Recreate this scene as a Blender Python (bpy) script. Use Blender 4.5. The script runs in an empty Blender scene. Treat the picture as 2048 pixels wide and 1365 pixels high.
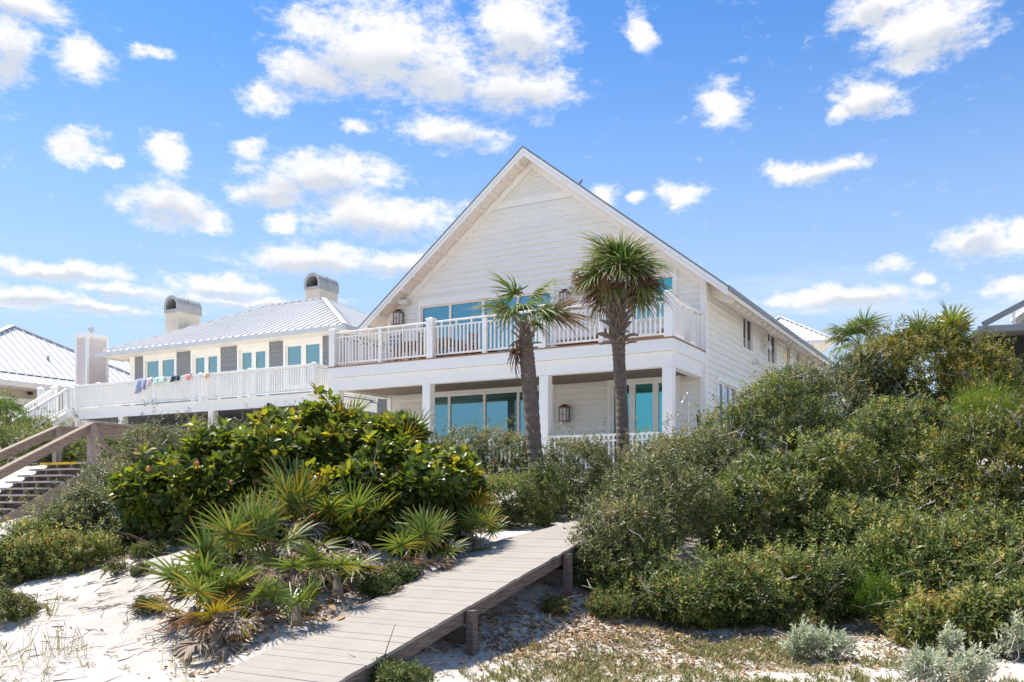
import bpy, bmesh, math, random
import numpy as np
from mathutils import Vector, Matrix, noise as mnoise

random.seed(7)
RNG = np.random.default_rng(11)
PI = math.pi
sc = bpy.context.scene
COL = sc.collection

# ------------------------------------------------------------------ camera
F, CX, HY = 1838.0, 1024.0, 1000.0          # focal length / principal column / horizon row of the photograph
cam_d = bpy.data.cameras.new("camera")
cam = bpy.data.objects.new("camera", cam_d)
COL.objects.link(cam)
cam.location = (0, 0, 0)
cam.rotation_euler = (PI / 2, 0, 0)
cam_d.sensor_fit = 'HORIZONTAL'
cam_d.sensor_width = 36.0
cam_d.lens = 36.0 * F / 2048.0
cam_d.shift_y = (HY - 682.5) / 2048.0
cam_d.clip_start = 0.1
cam_d.clip_end = 3000
sc.camera = cam

# ------------------------------------------------------------------ light
SUN_EL = math.radians(65)
SUN_DIR = Vector((-0.90, 0.436, 0)).normalized()      # horizontal direction towards the sun: left, a little behind the houses
SKY_STRENGTH = 0.15
CLOUD_WHITE = 0.60
sun_d = bpy.data.lights.new("sun", 'SUN')
sun_d.energy = 4.7
sun_d.angle = math.radians(2.5)
sun_d.color = (1.0, 0.93, 0.83)
sun = bpy.data.objects.new("sun", sun_d)
COL.objects.link(sun)
sv = Vector((SUN_DIR.x * math.cos(SUN_EL), SUN_DIR.y * math.cos(SUN_EL), math.sin(SUN_EL)))
sun.rotation_euler = sv.to_track_quat('Z', 'Y').to_euler()
sun.location = sv * 60

world = bpy.data.worlds.new("World")
sc.world = world
world.use_nodes = True
WN, WL = world.node_tree.nodes, world.node_tree.links
WN.clear()


def wn(t, **k):
    n = WN.new(t)
    for a, b in k.items():
        setattr(n, a, b)
    return n


def wmath(op, a, b=None, c=None, clamp=False):
    n = wn('ShaderNodeMath', operation=op, use_clamp=clamp)
    for i, v in enumerate((a, b, c)):
        if v is None:
            continue
        if isinstance(v, (int, float)):
            n.inputs[i].default_value = v
        else:
            WL.new(v, n.inputs[i])
    return n.outputs[0]


def wrange(v, a, b, c, d, smooth=True):
    n = wn('ShaderNodeMapRange', interpolation_type='SMOOTHSTEP' if smooth else 'LINEAR')
    WL.new(v, n.inputs[0])
    for i, q in enumerate((a, b, c, d)):
        n.inputs[i + 1].default_value = q
    return n.outputs[0]


def wmix(fac, a, b):
    n = wn('ShaderNodeMix', data_type='RGBA')
    for s, v in ((0, fac), (6, a), (7, b)):
        if isinstance(v, (int, float)):
            n.inputs[s].default_value = v
        elif isinstance(v, tuple):
            n.inputs[s].default_value = v
        else:
            WL.new(v, n.inputs[s])
    return n.outputs[2]


sky = wn('ShaderNodeTexSky', sky_type='NISHITA')
sky.sun_disc = False
sky.sun_elevation = SUN_EL
sky.sun_rotation = math.atan2(SUN_DIR.x, SUN_DIR.y)
sky.altitude = 0
sky.air_density = 1.0
sky.dust_density = 0.6
sky.ozone_density = 2.5
tc = wn('ShaderNodeTexCoord')
nrm = wn('ShaderNodeVectorMath', operation='NORMALIZE')
WL.new(tc.outputs['Generated'], nrm.inputs[0])
sep = wn('ShaderNodeSeparateXYZ')
WL.new(nrm.outputs[0], sep.inputs[0])
az = wmath('ARCTAN2', sep.outputs[0], sep.outputs[1])
el = wmath('ARCSINE', sep.outputs[2])
comb = wn('ShaderNodeCombineXYZ')
WL.new(az, comb.inputs[0])
WL.new(el, comb.inputs[1])
# fractal warp of the cloud outlines
n1 = wn('ShaderNodeTexNoise', noise_dimensions='3D')
n1.inputs['Scale'].default_value = 14
n1.inputs['Detail'].default_value = 5
n1.inputs['Roughness'].default_value = 0.6
WL.new(nrm.outputs[0], n1.inputs['Vector'])
sub = wn('ShaderNodeVectorMath', operation='SUBTRACT')
WL.new(n1.outputs['Color'], sub.inputs[0])
sub.inputs[1].default_value = (0.5, 0.5, 0.5)
scl = wn('ShaderNodeVectorMath', operation='MULTIPLY')
WL.new(sub.outputs[0], scl.inputs[0])
scl.inputs[1].default_value = (0.060, 0.040, 0)
wp = wn('ShaderNodeVectorMath', operation='ADD')
WL.new(comb.outputs[0], wp.inputs[0])
WL.new(scl.outputs[0], wp.inputs[1])
# the clouds that stood over the houses, as (column, row, half width, half height) in the photograph -> azimuth / elevation
CLOUDS = [(760, 95, 215, 125), (880, 140, 150, 95), (1040, 55, 120, 95), (1040, 175, 130, 70), (640, 150, 130, 60),
          (535, 195, 55, 45), (630, 50, 70, 45), (905, 268, 125, 46), (165, 292, 70, 44), (340, 302, 55, 44),
          (497, 292, 34, 24), (237, 330, 24, 14), (340, 412, 115, 54), (415, 442, 60, 30), (650, 355, 180, 55),
          (545, 380, 100, 40), (760, 432, 185, 58), (560, 440, 46, 28), (640, 522, 195, 42), (810, 522, 130, 36),
          (165, 112, 64, 52), (20, 95, 85, 80), (40, 15, 130, 50), (1275, 50, 38, 52), (1440, 208, 64, 60),
          (1850, 50, 170, 88), (1750, 20, 110, 50), (1830, 115, 70, 38), (1745, 200, 86, 52), (1690, 230, 46, 26),
          (1640, 343, 118, 25), (1565, 350, 46, 22), (1375, 384, 56, 32), (1215, 388, 36, 30), (1280, 397, 30, 18),
          (1950, 484, 100, 38), (2040, 465, 50, 36), (1770, 521, 48, 22), (1845, 556, 38, 22), (1700, 592, 190, 30),
          (1560, 602, 70, 18), (2030, 572, 62, 32), (120, 545, 230, 22), (50, 592, 160, 26), (430, 576, 130, 26),
          (250, 582, 150, 20), (150, 615, 260, 15), (520, 606, 220, 14), (710, 255, 34, 22), (300, 110, 60, 16)]
acc = None
hsum = None
for (px, py, rx, ry) in CLOUDS:
    a = math.atan((px - CX) / F)
    e = math.atan((HY - py) / F * math.cos(a))
    ra = rx / F * math.cos(a) ** 2
    re = ry / F * math.cos(e) ** 2
    mp = wn('ShaderNodeMapping', vector_type='TEXTURE')
    mp.inputs['Location'].default_value = (a, e, 0)
    mp.inputs['Scale'].default_value = (ra * 1.25, re * 1.25, 1)
    WL.new(wp.outputs[0], mp.inputs['Vector'])
    gr = wn('ShaderNodeTexGradient', gradient_type='SPHERICAL')
    WL.new(mp.outputs[0], gr.inputs[0])
    acc = gr.outputs['Fac'] if acc is None else wmath('MAXIMUM', acc, gr.outputs['Fac'])
# the same kind of fair-weather clouds all round the rest of the sky
mpa = wn('ShaderNodeMapping')
mpa.inputs['Scale'].default_value = (1, 1, 2.0)
WL.new(nrm.outputs[0], mpa.inputs['Vector'])
n2 = wn('ShaderNodeTexNoise')
n2.inputs['Scale'].default_value = 4.2
n2.inputs['Detail'].default_value = 6
n2.inputs['Roughness'].default_value = 0.55
WL.new(mpa.outputs[0], n2.inputs['Vector'])
away = wrange(wmath('ABSOLUTE', az), 0.56, 0.75, 0, 1)
high = wrange(el, 0.50, 0.62, 0, 1)
other = wmath('MULTIPLY', wmath('MAXIMUM', away, high), wrange(n2.outputs['Fac'], 0.50, 0.72, 0, 0.95))
other = wmath('MULTIPLY', other, wrange(el, 0.0, 0.05, 0, 1))
acc = wmath('MAXIMUM', acc, other)
n3 = wn('ShaderNodeTexNoise')
n3.inputs['Scale'].default_value = 34
n3.inputs['Detail'].default_value = 8
n3.inputs['Roughness'].default_value = 0.70
WL.new(mpa.outputs[0], n3.inputs['Vector'])
dens = wmath('ADD', acc, wmath('MULTIPLY', wmath('SUBTRACT', n3.outputs['Fac'], 0.5), 1.7))
cov = wrange(dens, 0.12, 0.82, 0, 1)
# thin high veil near the horizon
haze_f = wrange(el, 0.0, 0.52, 0.95, 0.0)
# soft grey body of thick cloud
n4 = wn('ShaderNodeTexNoise')
n4.inputs['Scale'].default_value = 9
n4.inputs['Detail'].default_value = 4
WL.new(mpa.outputs[0], n4.inputs['Vector'])
sh = None
for (px, py, rx, ry) in [c for c in CLOUDS if c[2] > 84]:
    a = math.atan((px - CX) / F)
    py = py + ry * .50
    e = math.atan((HY - py) / F * math.cos(a))
    mp = wn('ShaderNodeMapping', vector_type='TEXTURE')
    mp.inputs['Location'].default_value = (a, e, 0)
    mp.inputs['Scale'].default_value = (rx / F * math.cos(a) ** 2 * 1.05, ry / F * math.cos(e) ** 2 * .80, 1)
    WL.new(wp.outputs[0], mp.inputs['Vector'])
    gr = wn('ShaderNodeTexGradient', gradient_type='SPHERICAL')
    WL.new(mp.outputs[0], gr.inputs[0])
    sh = gr.outputs['Fac'] if sh is None else wmath('MAXIMUM', sh, gr.outputs['Fac'])
sh = wrange(wmath('ADD', sh, wmath('MULTIPLY', wmath('SUBTRACT', n4.outputs['Fac'], 0.5), 0.9)), 0.16, 0.75, 0, .9)
body = wmath('MAXIMUM', sh, wmath('MULTIPLY', wrange(dens, 0.5, 1.1, 0, .55), wrange(n4.outputs['Fac'], 0.42, 0.66, 0.0, 1)))
mps = wn('ShaderNodeMapping')
mps.inputs['Scale'].default_value = (3.0, 3.0, 34.0)
WL.new(nrm.outputs[0], mps.inputs['Vector'])
n5 = wn('ShaderNodeTexNoise')
n5.inputs['Scale'].default_value = 1.0
n5.inputs['Detail'].default_value = 5
n5.inputs['Roughness'].default_value = 0.6
WL.new(mps.outputs[0], n5.inputs['Vector'])
streak = wmath('MULTIPLY', wrange(n5.outputs['Fac'], 0.48, 0.72, 0, 0.75), wrange(el, 0.16, 0.27, 1, 0))
skyc = wn('ShaderNodeVectorMath', operation='MULTIPLY')
WL.new(sky.outputs[0], skyc.inputs[0])
skyc.inputs[1].default_value = (SKY_STRENGTH * 0.31, SKY_STRENGTH * 0.54, SKY_STRENGTH * 0.76)
hz = wmix(haze_f, skyc.outputs[0], (0.36, 0.445, 0.55, 1))
cc = wmix(body, (CLOUD_WHITE, CLOUD_WHITE * .985, CLOUD_WHITE * .97, 1), (0.37, 0.40, 0.45, 1))
lowf = wrange(el, 0.05, 0.24, 0.62, 1.0)
hz = wmix(streak, hz, (0.50, 0.53, 0.58, 1))
fin = wmix(wmath('MULTIPLY', cov, lowf), hz, cc)
bg = wn('ShaderNodeBackground')
WL.new(fin, bg.inputs['Color'])
bg.inputs['Strength'].default_value = 1.0
out = wn('ShaderNodeOutputWorld')
WL.new(bg.outputs[0], out.inputs['Surface'])
world.cycles.sampling_method = 'MANUAL'
world.cycles.sample_map_resolution = 512

sc.render.engine = 'CYCLES'
sc.cycles.max_bounces = 6
sc.cycles.diffuse_bounces = 3
sc.cycles.glossy_bounces = 3
sc.cycles.transmission_bounces = 3
sc.cycles.transparent_max_bounces = 4
sc.cycles.caustics_reflective = False
sc.cycles.caustics_refractive = False
sc.view_settings.view_transform = 'Standard'
sc.view_settings.look = 'None'
sc.view_settings.gamma = 1.0
sc.view_settings.exposure = 0.86
sc.view_settings.use_curve_mapping = False


# ------------------------------------------------------------------ helpers
def P(px, py, Y):
    """photograph pixel at real distance Y metres -> world point"""
    return Vector(((px - CX) / F * Y, Y, (HY - py) / F * Y))


def tag(o, label=None, cat=None, group=None, kind=None):
    if label: o['label'] = label
    if cat: o['category'] = cat
    if group: o['group'] = group
    if kind: o['kind'] = kind
    return o


def link(o, parent=None, loc=None, rot=None, scale=None):
    COL.objects.link(o)
    if parent is not None: o.parent = parent
    if loc is not None: o.location = loc
    if rot is not None: o.rotation_euler = rot
    if scale is not None: o.scale = scale
    return o


def empty(name, loc=(0, 0, 0), rz=0.0, parent=None):
    e = bpy.data.objects.new(name, None)
    e.empty_display_size = 0.2
    return link(e, parent, loc, (0, 0, rz))


def inst(name, me, parent=None, loc=(0, 0, 0), rot=(0, 0, 0), scale=(1, 1, 1)):
    return link(bpy.data.objects.new(name, me), parent, loc, rot, scale)


class MB:
    """collects boxes, prisms and tubes for ONE mesh"""
    def __init__(self):
        self.v, self.f = [], []

    def add(self, vs, fs):
        o = len(self.v)
        self.v += [tuple(p) for p in vs]
        self.f += [tuple(i + o for i in q) for q in fs]
        return self

    def box(self, x0, x1, y0, y1, z0, z1):
        vs = [(x0, y0, z0), (x1, y0, z0), (x1, y1, z0), (x0, y1, z0), (x0, y0, z1), (x1, y0, z1), (x1, y1, z1), (x0, y1, z1)]
        return self.add(vs, [(0, 3, 2, 1), (4, 5, 6, 7), (0, 1, 5, 4), (1, 2, 6, 5), (2, 3, 7, 6), (3, 0, 4, 7)])

    def prism(self, poly, ext):
        """poly: list of 3-D points of one face, ext: extrusion vector"""
        n = len(poly)
        e = Vector(ext)
        vs = [Vector(p) for p in poly] + [Vector(p) + e for p in poly]
        fs = [tuple(range(n))[::-1], tuple(range(n, 2 * n))] + [(i, (i + 1) % n, n + (i + 1) % n, n + i) for i in range(n)]
        return self.add(vs, fs)

    def beam(self, a, b, w, h, up=(0, 0, 1)):
        """box from a to b, width w (sideways), height h (along up), centred"""
        a, b = Vector(a), Vector(b)
        d = (b - a).normalized()
        s = d.cross(Vector(up)).normalized()
        u = s.cross(d)
        vs = [p + s * (w / 2 * i) + u * (h / 2 * j) for p in (a, b) for i, j in ((-1, -1), (1, -1), (1, 1), (-1, 1))]
        return self.add(vs, [(0, 1, 2, 3), (7, 6, 5, 4), (0, 4, 5, 1), (1, 5, 6, 2), (2, 6, 7, 3), (3, 7, 4, 0)])

    def tube(self, pts, rad, n=6, cap=True):
        pts = [Vector(p) for p in pts]
        if isinstance(rad, (int, float)): rad = [rad] * len(pts)
        vs, fs = [], []
        for i, p in enumerate(pts):
            d = (pts[min(i + 1, len(pts) - 1)] - pts[max(i - 1, 0)])
            d = d.normalized() if d.length > 1e-9 else Vector((0, 0, 1))
            ref = Vector((1, 0, 0)) if abs(d.x) < 0.9 else Vector((0, 1, 0))
            s = d.cross(ref).normalized()
            t = d.cross(s)
            for k in range(n):
                a = 2 * PI * k / n
                vs.append(p + (s * math.cos(a) + t * math.sin(a)) * rad[i])
        for i in range(len(pts) - 1):
            for k in range(n):
                fs.append((i * n + k, i * n + (k + 1) % n, (i + 1) * n + (k + 1) % n, (i + 1) * n + k))
        if cap:
            fs.append(tuple(range(n))[::-1])
            fs.append(tuple(range((len(pts) - 1) * n, len(pts) * n)))
        return self.add(vs, fs)

    def lathe(self, prof, c=(0, 0, 0), n=12):
        """prof: (radius, z) list"""
        vs, fs = [], []
        for r, z in prof:
            for k in range(n):
                a = 2 * PI * k / n
                vs.append((c[0] + r * math.cos(a), c[1] + r * math.sin(a), c[2] + z))
        for i in range(len(prof) - 1):
            for k in range(n):
                fs.append((i * n + k, i * n + (k + 1) % n, (i + 1) * n + (k + 1) % n, (i + 1) * n + k))
        fs.append(tuple(range(n))[::-1])
        fs.append(tuple(range((len(prof) - 1) * n, len(prof) * n)))
        return self.add(vs, fs)

    def mesh(self, name, mat, smooth=False, bevel=0.0):
        me = bpy.data.meshes.new(name)
        me.from_pydata(self.v, [], self.f)
        bm = bmesh.new()
        bm.from_mesh(me)
        if bevel > 0:
            bmesh.ops.bevel(bm, geom=bm.edges[:], offset=bevel, segments=1, affect='EDGES', clamp_overlap=True)
        bmesh.ops.recalc_face_normals(bm, faces=bm.faces[:])
        bm.to_mesh(me)
        bm.free()
        if smooth:
            me.shade_smooth()
        if mat: me.materials.append(mat)
        return me

    def build(self, name, mat, parent=None, loc=(0, 0, 0), rot=(0, 0, 0), smooth=False, bevel=0.0):
        return inst(name, self.mesh(name, mat, smooth, bevel), parent, loc, rot)


def tri_mesh(name, V, T, mat, attrs=None, smooth=False):
    """fast mesh from numpy arrays: V (n,3), T (m,3)"""
    me = bpy.data.meshes.new(name)
    n, m = len(V), len(T)
    me.vertices.add(n)
    me.vertices.foreach_set('co', np.ascontiguousarray(V, dtype=np.float32).ravel())
    me.loops.add(m * 3)
    me.loops.foreach_set('vertex_index', np.ascontiguousarray(T, dtype=np.int32).ravel())
    me.polygons.add(m)
    me.polygons.foreach_set('loop_start', np.arange(0, m * 3, 3, dtype=np.int32))
    me.polygons.foreach_set('loop_total', np.full(m, 3, dtype=np.int32))
    if smooth:
        me.polygons.foreach_set('use_smooth', np.ones(m, dtype=bool))
    me.update(calc_edges=True)
    for k, a in (attrs or {}).items():
        at = me.attributes.new(k, 'FLOAT', 'POINT')
        at.data.foreach_set('value', np.ascontiguousarray(a, dtype=np.float32))
    if mat: me.materials.append(mat)
    return me


# ------------------------------------------------------------------ materials
def base_mat(name):
    m = bpy.data.materials.new(name)
    m.use_nodes = True
    N, L = m.node_tree.nodes, m.node_tree.links
    b = N['Principled BSDF']
    return m, N, L, b


def mat(name, c, rough=0.6, var=0.08, scale=3.0, metal=0.0, bump=0.0, bscale=40.0, stretch=None, dirt=None, spec=0.4, island=0.0):
    """painted / stone / metal surface with tone variation, optional grain (stretch) and stains (dirt colour)"""
    m, N, L, b = base_mat(name)
    b.inputs['Roughness'].default_value = rough
    b.inputs['Metallic'].default_value = metal
    b.inputs['Specular IOR Level'].default_value = spec
    t = N.new('ShaderNodeTexCoord')
    mp = N.new('ShaderNodeMapping')
    L.new(t.outputs['Object'], mp.inputs['Vector'])
    if stretch: mp.inputs['Scale'].default_value = stretch
    n = N.new('ShaderNodeTexNoise')
    n.inputs['Scale'].default_value = scale
    n.inputs['Detail'].default_value = 6
    n.inputs['Roughness'].default_value = 0.6
    L.new(mp.outputs[0], n.inputs['Vector'])
    r = N.new('ShaderNodeValToRGB')
    r.color_ramp.elements[0].position = 0.3
    r.color_ramp.elements[1].position = 0.72
    lo = tuple(max(0, x * (1 - var)) for x in c)
    hi = tuple(min(1, x * (1 + var)) for x in c)
    r.color_ramp.elements[0].color = (*lo, 1)
    r.color_ramp.elements[1].color = (*hi, 1)
    L.new(n.outputs['Fac'], r.inputs[0])
    colr = r.outputs[0]
    if dirt:
        n2 = N.new('ShaderNodeTexNoise')
        n2.inputs['Scale'].default_value = dirt[1]
        n2.inputs['Detail'].default_value = 8
        n2.inputs['Roughness'].default_value = 0.7
        L.new(t.outputs['Object'], n2.inputs['Vector'])
        mr = N.new('ShaderNodeMapRange')
        mr.inputs[1].default_value = dirt[2]
        mr.inputs[2].default_value = dirt[3]
        mr.inputs[4].default_value = dirt[4]
        L.new(n2.outputs['Fac'], mr.inputs[0])
        mx = N.new('ShaderNodeMix')
        mx.data_type = 'RGBA'
        L.new(mr.outputs[0], mx.inputs[0])
        L.new(colr, mx.inputs[6])
        mx.inputs[7].default_value = (*dirt[0], 1)
        colr = mx.outputs[2]
    if island:
        oi = N.new('ShaderNodeObjectInfo')
        mr = N.new('ShaderNodeMapRange')
        mr.inputs[3].default_value = 1 - island
        mr.inputs[4].default_value = 1 + island
        L.new(oi.outputs['Random'], mr.inputs[0])
        hsv = N.new('ShaderNodeHueSaturation')
        L.new(mr.outputs[0], hsv.inputs['Value'])
        L.new(colr, hsv.inputs['Color'])
        colr = hsv.outputs[0]
    L.new(colr, b.inputs['Base Color'])
    if bump:
        nb = N.new('ShaderNodeTexNoise')
        nb.inputs['Scale'].default_value = bscale
        nb.inputs['Detail'].default_value = 5
        L.new(mp.outputs[0], nb.inputs['Vector'])
        bp = N.new('ShaderNodeBump')
        bp.inputs['Strength'].default_value = bump
        bp.inputs['Distance'].default_value = 0.02
        L.new(nb.outputs['Fac'], bp.inputs['Height'])
        L.new(bp.outputs[0], b.inputs['Normal'])
    return m


def leaf_mat(name, stops, rough=0.45, trans=0.3, spec=0.5, tip=None):
    """stops: (position, colour) along the per-leaf 'tone'; tip: colour of dry tips along 'tip'"""
    m, N, L, b = base_mat(name)
    b.inputs['Roughness'].default_value = rough
    b.inputs['Specular IOR Level'].default_value = spec
    at = N.new('ShaderNodeAttribute')
    at.attribute_name = 'tone'
    r = N.new('ShaderNodeValToRGB')
    e = r.color_ramp.elements
    while len(e) < len(stops): e.new(0.5)
    for q, (p, c) in zip(e, stops):
        q.position = p
        q.color = (*c, 1)
    L.new(at.outputs['Fac'], r.inputs[0])
    colr = r.outputs[0]
    if tip:
        a2 = N.new('ShaderNodeAttribute')
        a2.attribute_name = 'tip'
        mr = N.new('ShaderNodeMapRange')
        mr.inputs[1].default_value = tip[1]
        mr.inputs[2].default_value = tip[2]
        L.new(a2.outputs['Fac'], mr.inputs[0])
        mx = N.new('ShaderNodeMix')
        mx.data_type = 'RGBA'
        L.new(mr.outputs[0], mx.inputs[0])
        L.new(colr, mx.inputs[6])
        mx.inputs[7].default_value = (*tip[0], 1)
        colr = mx.outputs[2]
    L.new(colr, b.inputs['Base Color'])
    tr = N.new('ShaderNodeBsdfTranslucent')
    hs = N.new('ShaderNodeHueSaturation')
    hs.inputs['Value'].default_value = 1.5
    hs.inputs['Saturation'].default_value = 1.1
    L.new(colr, hs.inputs['Color'])
    L.new(hs.outputs[0], tr.inputs['Color'])
    ms = N.new('ShaderNodeMixShader')
    ms.inputs[0].default_value = trans
    L.new(b.outputs[0], ms.inputs[1])
    L.new(tr.outputs[0], ms.inputs[2])
    L.new(ms.outputs[0], N['Material Output'].inputs['Surface'])
    return m


def glass_mat(name, tint, dark=(0.01, 0.02, 0.025), refl=0.8):
    """coated window glass: strong tinted reflection over a dark room"""
    m, N, L, b = base_mat(name)
    b.inputs['Base Color'].default_value = (*dark, 1)
    b.inputs['Roughness'].default_value = 0.2
    g = N.new('ShaderNodeBsdfGlossy')
    g.inputs['Color'].default_value = (*tint, 1)
    g.inputs['Roughness'].default_value = 0.015
    t = N.new('ShaderNodeTexCoord')
    n = N.new('ShaderNodeTexNoise')
    n.inputs['Scale'].default_value = 0.7
    L.new(t.outputs['Object'], n.inputs['Vector'])
    bp = N.new('ShaderNodeBump')
    bp.inputs['Strength'].default_value = 0.03
    bp.inputs['Distance'].default_value = 0.05
    L.new(n.outputs['Fac'], bp.inputs['Height'])
    L.new(bp.outputs[0], g.inputs['Normal'])
    ms = N.new('ShaderNodeMixShader')
    ms.inputs[0].default_value = refl
    L.new(b.outputs[0], ms.inputs[1])
    L.new(g.outputs[0], ms.inputs[2])
    L.new(ms.outputs[0], N['Material Output'].inputs['Surface'])
    return m


M = {}
M['siding'] = mat('painted_siding', (0.885, 0.87, 0.79), 0.55, 0.03, 2.0, bump=0.05, bscale=60, island=0.02, dirt=((0.62, 0.58, 0.52), 1.2, 0.6, 0.9, 0.25))
M['trim'] = mat('white_trim_paint', (0.90, 0.885, 0.825), 0.45, 0.03, 3.0, dirt=((0.66, 0.63, 0.58), 2.5, 0.6, 0.9, 0.25))
M['soffit'] = mat('cream_soffit_paint', (0.84, 0.78, 0.69), 0.6, 0.03, 3.0)
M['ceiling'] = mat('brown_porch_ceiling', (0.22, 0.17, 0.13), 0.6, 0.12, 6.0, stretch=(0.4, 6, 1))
M['deck_edge'] = mat('brown_deck_boards', (0.30, 0.17, 0.10), 0.6, 0.15, 8.0)
M['roof_main'] = mat('grey_metal_roof', (0.22, 0.23, 0.235), 0.4, 0.08, 3.0, metal=0.5)
M['roof_white'] = mat('white_metal_roof', (0.70, 0.69, 0.675), 0.42, 0.03, 1.3, metal=0.0, dirt=((0.55, 0.56, 0.57), 0.9, 0.55, 0.9, 0.4))
M['gutter'] = mat('pale_grey_gutter', (0.60, 0.61, 0.60), 0.45, 0.05, 3.0)
M['grey_siding'] = mat('blue_grey_siding', (0.25, 0.265, 0.28), 0.6, 0.05, 3.0, island=0.05)
M['pink_siding'] = mat('pale_pink_siding', (0.74, 0.64, 0.58), 0.6, 0.03, 3.0, island=0.02)
M['beige_wall'] = mat('beige_wall', (0.55, 0.49, 0.42), 0.7, 0.05, 3.0)
M['stucco'] = mat('cream_stucco', (0.68, 0.60, 0.47), 0.8, 0.08, 2.0, bump=0.2, bscale=60, dirt=((0.42, 0.37, 0.30), 1.8, 0.5, 0.85, 0.6))
M['hood'] = mat('weathered_grey_cap', (0.42, 0.42, 0.39), 0.55, 0.15, 2.5, metal=0.2, dirt=((0.28, 0.27, 0.25), 2.0, 0.5, 0.8, 0.5))
M['dark'] = mat('hood_shade_black', (0.02, 0.02, 0.02), 0.9, 0.1)  # near-black painted for the shade inside the chimney hoods
M['under'] = mat('understorey_shade_grey', (0.11, 0.115, 0.125), 0.8, 0.1, 2.0)  # grey siding colour darkened to paint the shade under the deck
M['copper'] = mat('aged_copper', (0.26, 0.145, 0.10), 0.42, 0.25, 9.0, metal=0.7)
M['black'] = mat('black_metal', (0.02, 0.02, 0.022), 0.45, 0.1)
M['steel'] = mat('brushed_steel', (0.62, 0.62, 0.62), 0.3, 0.05, metal=0.8)
M['speaker'] = mat('beige_plastic', (0.68, 0.66, 0.62), 0.5, 0.03)
M['teak'] = mat('weathered_teak', (0.28, 0.20, 0.145), 0.7, 0.2, 9.0)
M['cushion'] = mat('grey_cushion', (0.16, 0.165, 0.17), 0.9, 0.1, 12)
M['lantern_glass'] = mat('seeded_glass', (0.62, 0.63, 0.62), 0.15, 0.1, 8.0, spec=0.8)
M['plank'] = mat('grey_composite_plank', (0.305, 0.272, 0.238), 0.7, 0.04, 6.0, stretch=(1, 9, 1), bump=0.15, bscale=25, island=0.025,
                 dirt=((0.20, 0.18, 0.16), 2.6, 0.50, 0.80, 0.55))
M['old_wood'] = mat('dark_weathered_timber', (0.16, 0.125, 0.105), 0.85, 0.45, 5.0, stretch=(1.0, 1.0, 14.0), bump=0.6, bscale=14)
M['old_beam'] = mat('dark_weathered_beam', (0.17, 0.135, 0.115), 0.85, 0.5, 5.0, stretch=(9, 0.8, 9), bump=0.6, bscale=9)
M['grey_wood'] = mat('grey_brown_weathered_timber', (0.30, 0.235, 0.185), 0.85, 0.4, 4.0, stretch=(7, 1.2, 9), bump=0.5, bscale=12, island=0.08)
M['grey_post'] = mat('grey_brown_weathered_post', (0.31, 0.255, 0.215), 0.85, 0.4, 4.0, stretch=(9, 9, 1.0), bump=0.5, bscale=12, island=0.08)
M['tread'] = mat('grey_timber_tread', (0.42, 0.39, 0.36), 0.8, 0.15, 5.0, stretch=(1, 8, 8), bump=0.3, bscale=12, island=0.06)
M['yellow'] = mat('yellow_safety_strip', (0.80, 0.48, 0.02), 0.55, 0.1, 9.0, dirt=((0.3, 0.22, 0.08), 9.0, 0.55, 0.8, 0.5))
M['bark'] = mat('palm_trunk_bark', (0.185, 0.142, 0.112), 0.9, 0.45, 5.0, stretch=(2.5, 2.5, 10), bump=0.9, bscale=10,
                dirt=((0.46, 0.37, 0.29), 13.0, 0.60, 0.66, 0.9))
M['boot'] = mat('dry_palm_boot', (0.25, 0.20, 0.155), 0.9, 0.3, 9.0, stretch=(1, 8, 8), bump=0.5, bscale=20)
M['twig'] = mat('grey_twig', (0.42, 0.37, 0.31), 0.9, 0.3, 14.0)
M['dead_twig'] = mat('pale_dead_twig', (0.36, 0.31, 0.26), 0.9, 0.3, 14.0)
M['brown_twig'] = mat('brown_stem', (0.13, 0.09, 0.065), 0.9, 0.3, 14.0)
M['glass'] = glass_mat('blue_coated_glass', (0.20, 0.41, 0.46))
M['teal'] = glass_mat('teal_coated_glass', (0.12, 0.50, 0.52))
M['aqua'] = glass_mat('aqua_coated_glass', (0.40, 0.56, 0.52))
M['grey_glass'] = glass_mat('grey_window_glass', (0.52, 0.56, 0.64))
M['shade'] = mat('dark_roller_shade', (0.075, 0.08, 0.08), 0.9, 0.1, 6.0)

OAK = [(0.0, (0.045, 0.068, 0.019)), (0.45, (0.113, 0.150, 0.041)), (0.75, (0.242, 0.268, 0.073)), (0.93, (0.409, 0.377, 0.117)), (1.0, (0.432, 0.261, 0.089))]
M['oak'] = leaf_mat('olive_scrub_leaf', OAK, 0.45, 0.42, 0.4)
M['oak_yellow'] = leaf_mat('yellow_green_scrub_leaf', [(0.0, (0.036, 0.056, 0.014)), (0.4, (0.115, 0.135, 0.028)), (0.8, (0.30, 0.275, 0.05)), (1.0, (0.36, 0.22, 0.045))], 0.45, 0.36, 0.4)
M['oak_grey'] = leaf_mat('grey_green_scrub_leaf', [(0.0, (0.040, 0.060, 0.020)), (0.5, (0.115, 0.138, 0.050)), (0.85, (0.245, 0.240, 0.100)), (1.0, (0.32, 0.24, 0.10))], 0.45, 0.34, 0.4)
M['bright'] = leaf_mat('bright_green_feathery_leaf', [(0.0, (0.05, 0.11, 0.008)), (0.5, (0.125, 0.205, 0.012)), (1.0, (0.24, 0.27, 0.02))], 0.5, 0.35, 0.4)
M['silver'] = leaf_mat('silvery_leaf', [(0.0, (0.30, 0.34, 0.22)), (0.6, (0.43, 0.46, 0.32)), (1.0, (0.55, 0.56, 0.42))], 0.7, 0.3, 0.2)
M['low_green'] = leaf_mat('low_herb_leaf', [(0.0, (0.042, 0.078, 0.014)), (0.6, (0.114, 0.150, 0.030)), (0.9, (0.228, 0.216, 0.060)), (1.0, (0.288, 0.156, 0.060))], 0.55, 0.25, 0.4)
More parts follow.
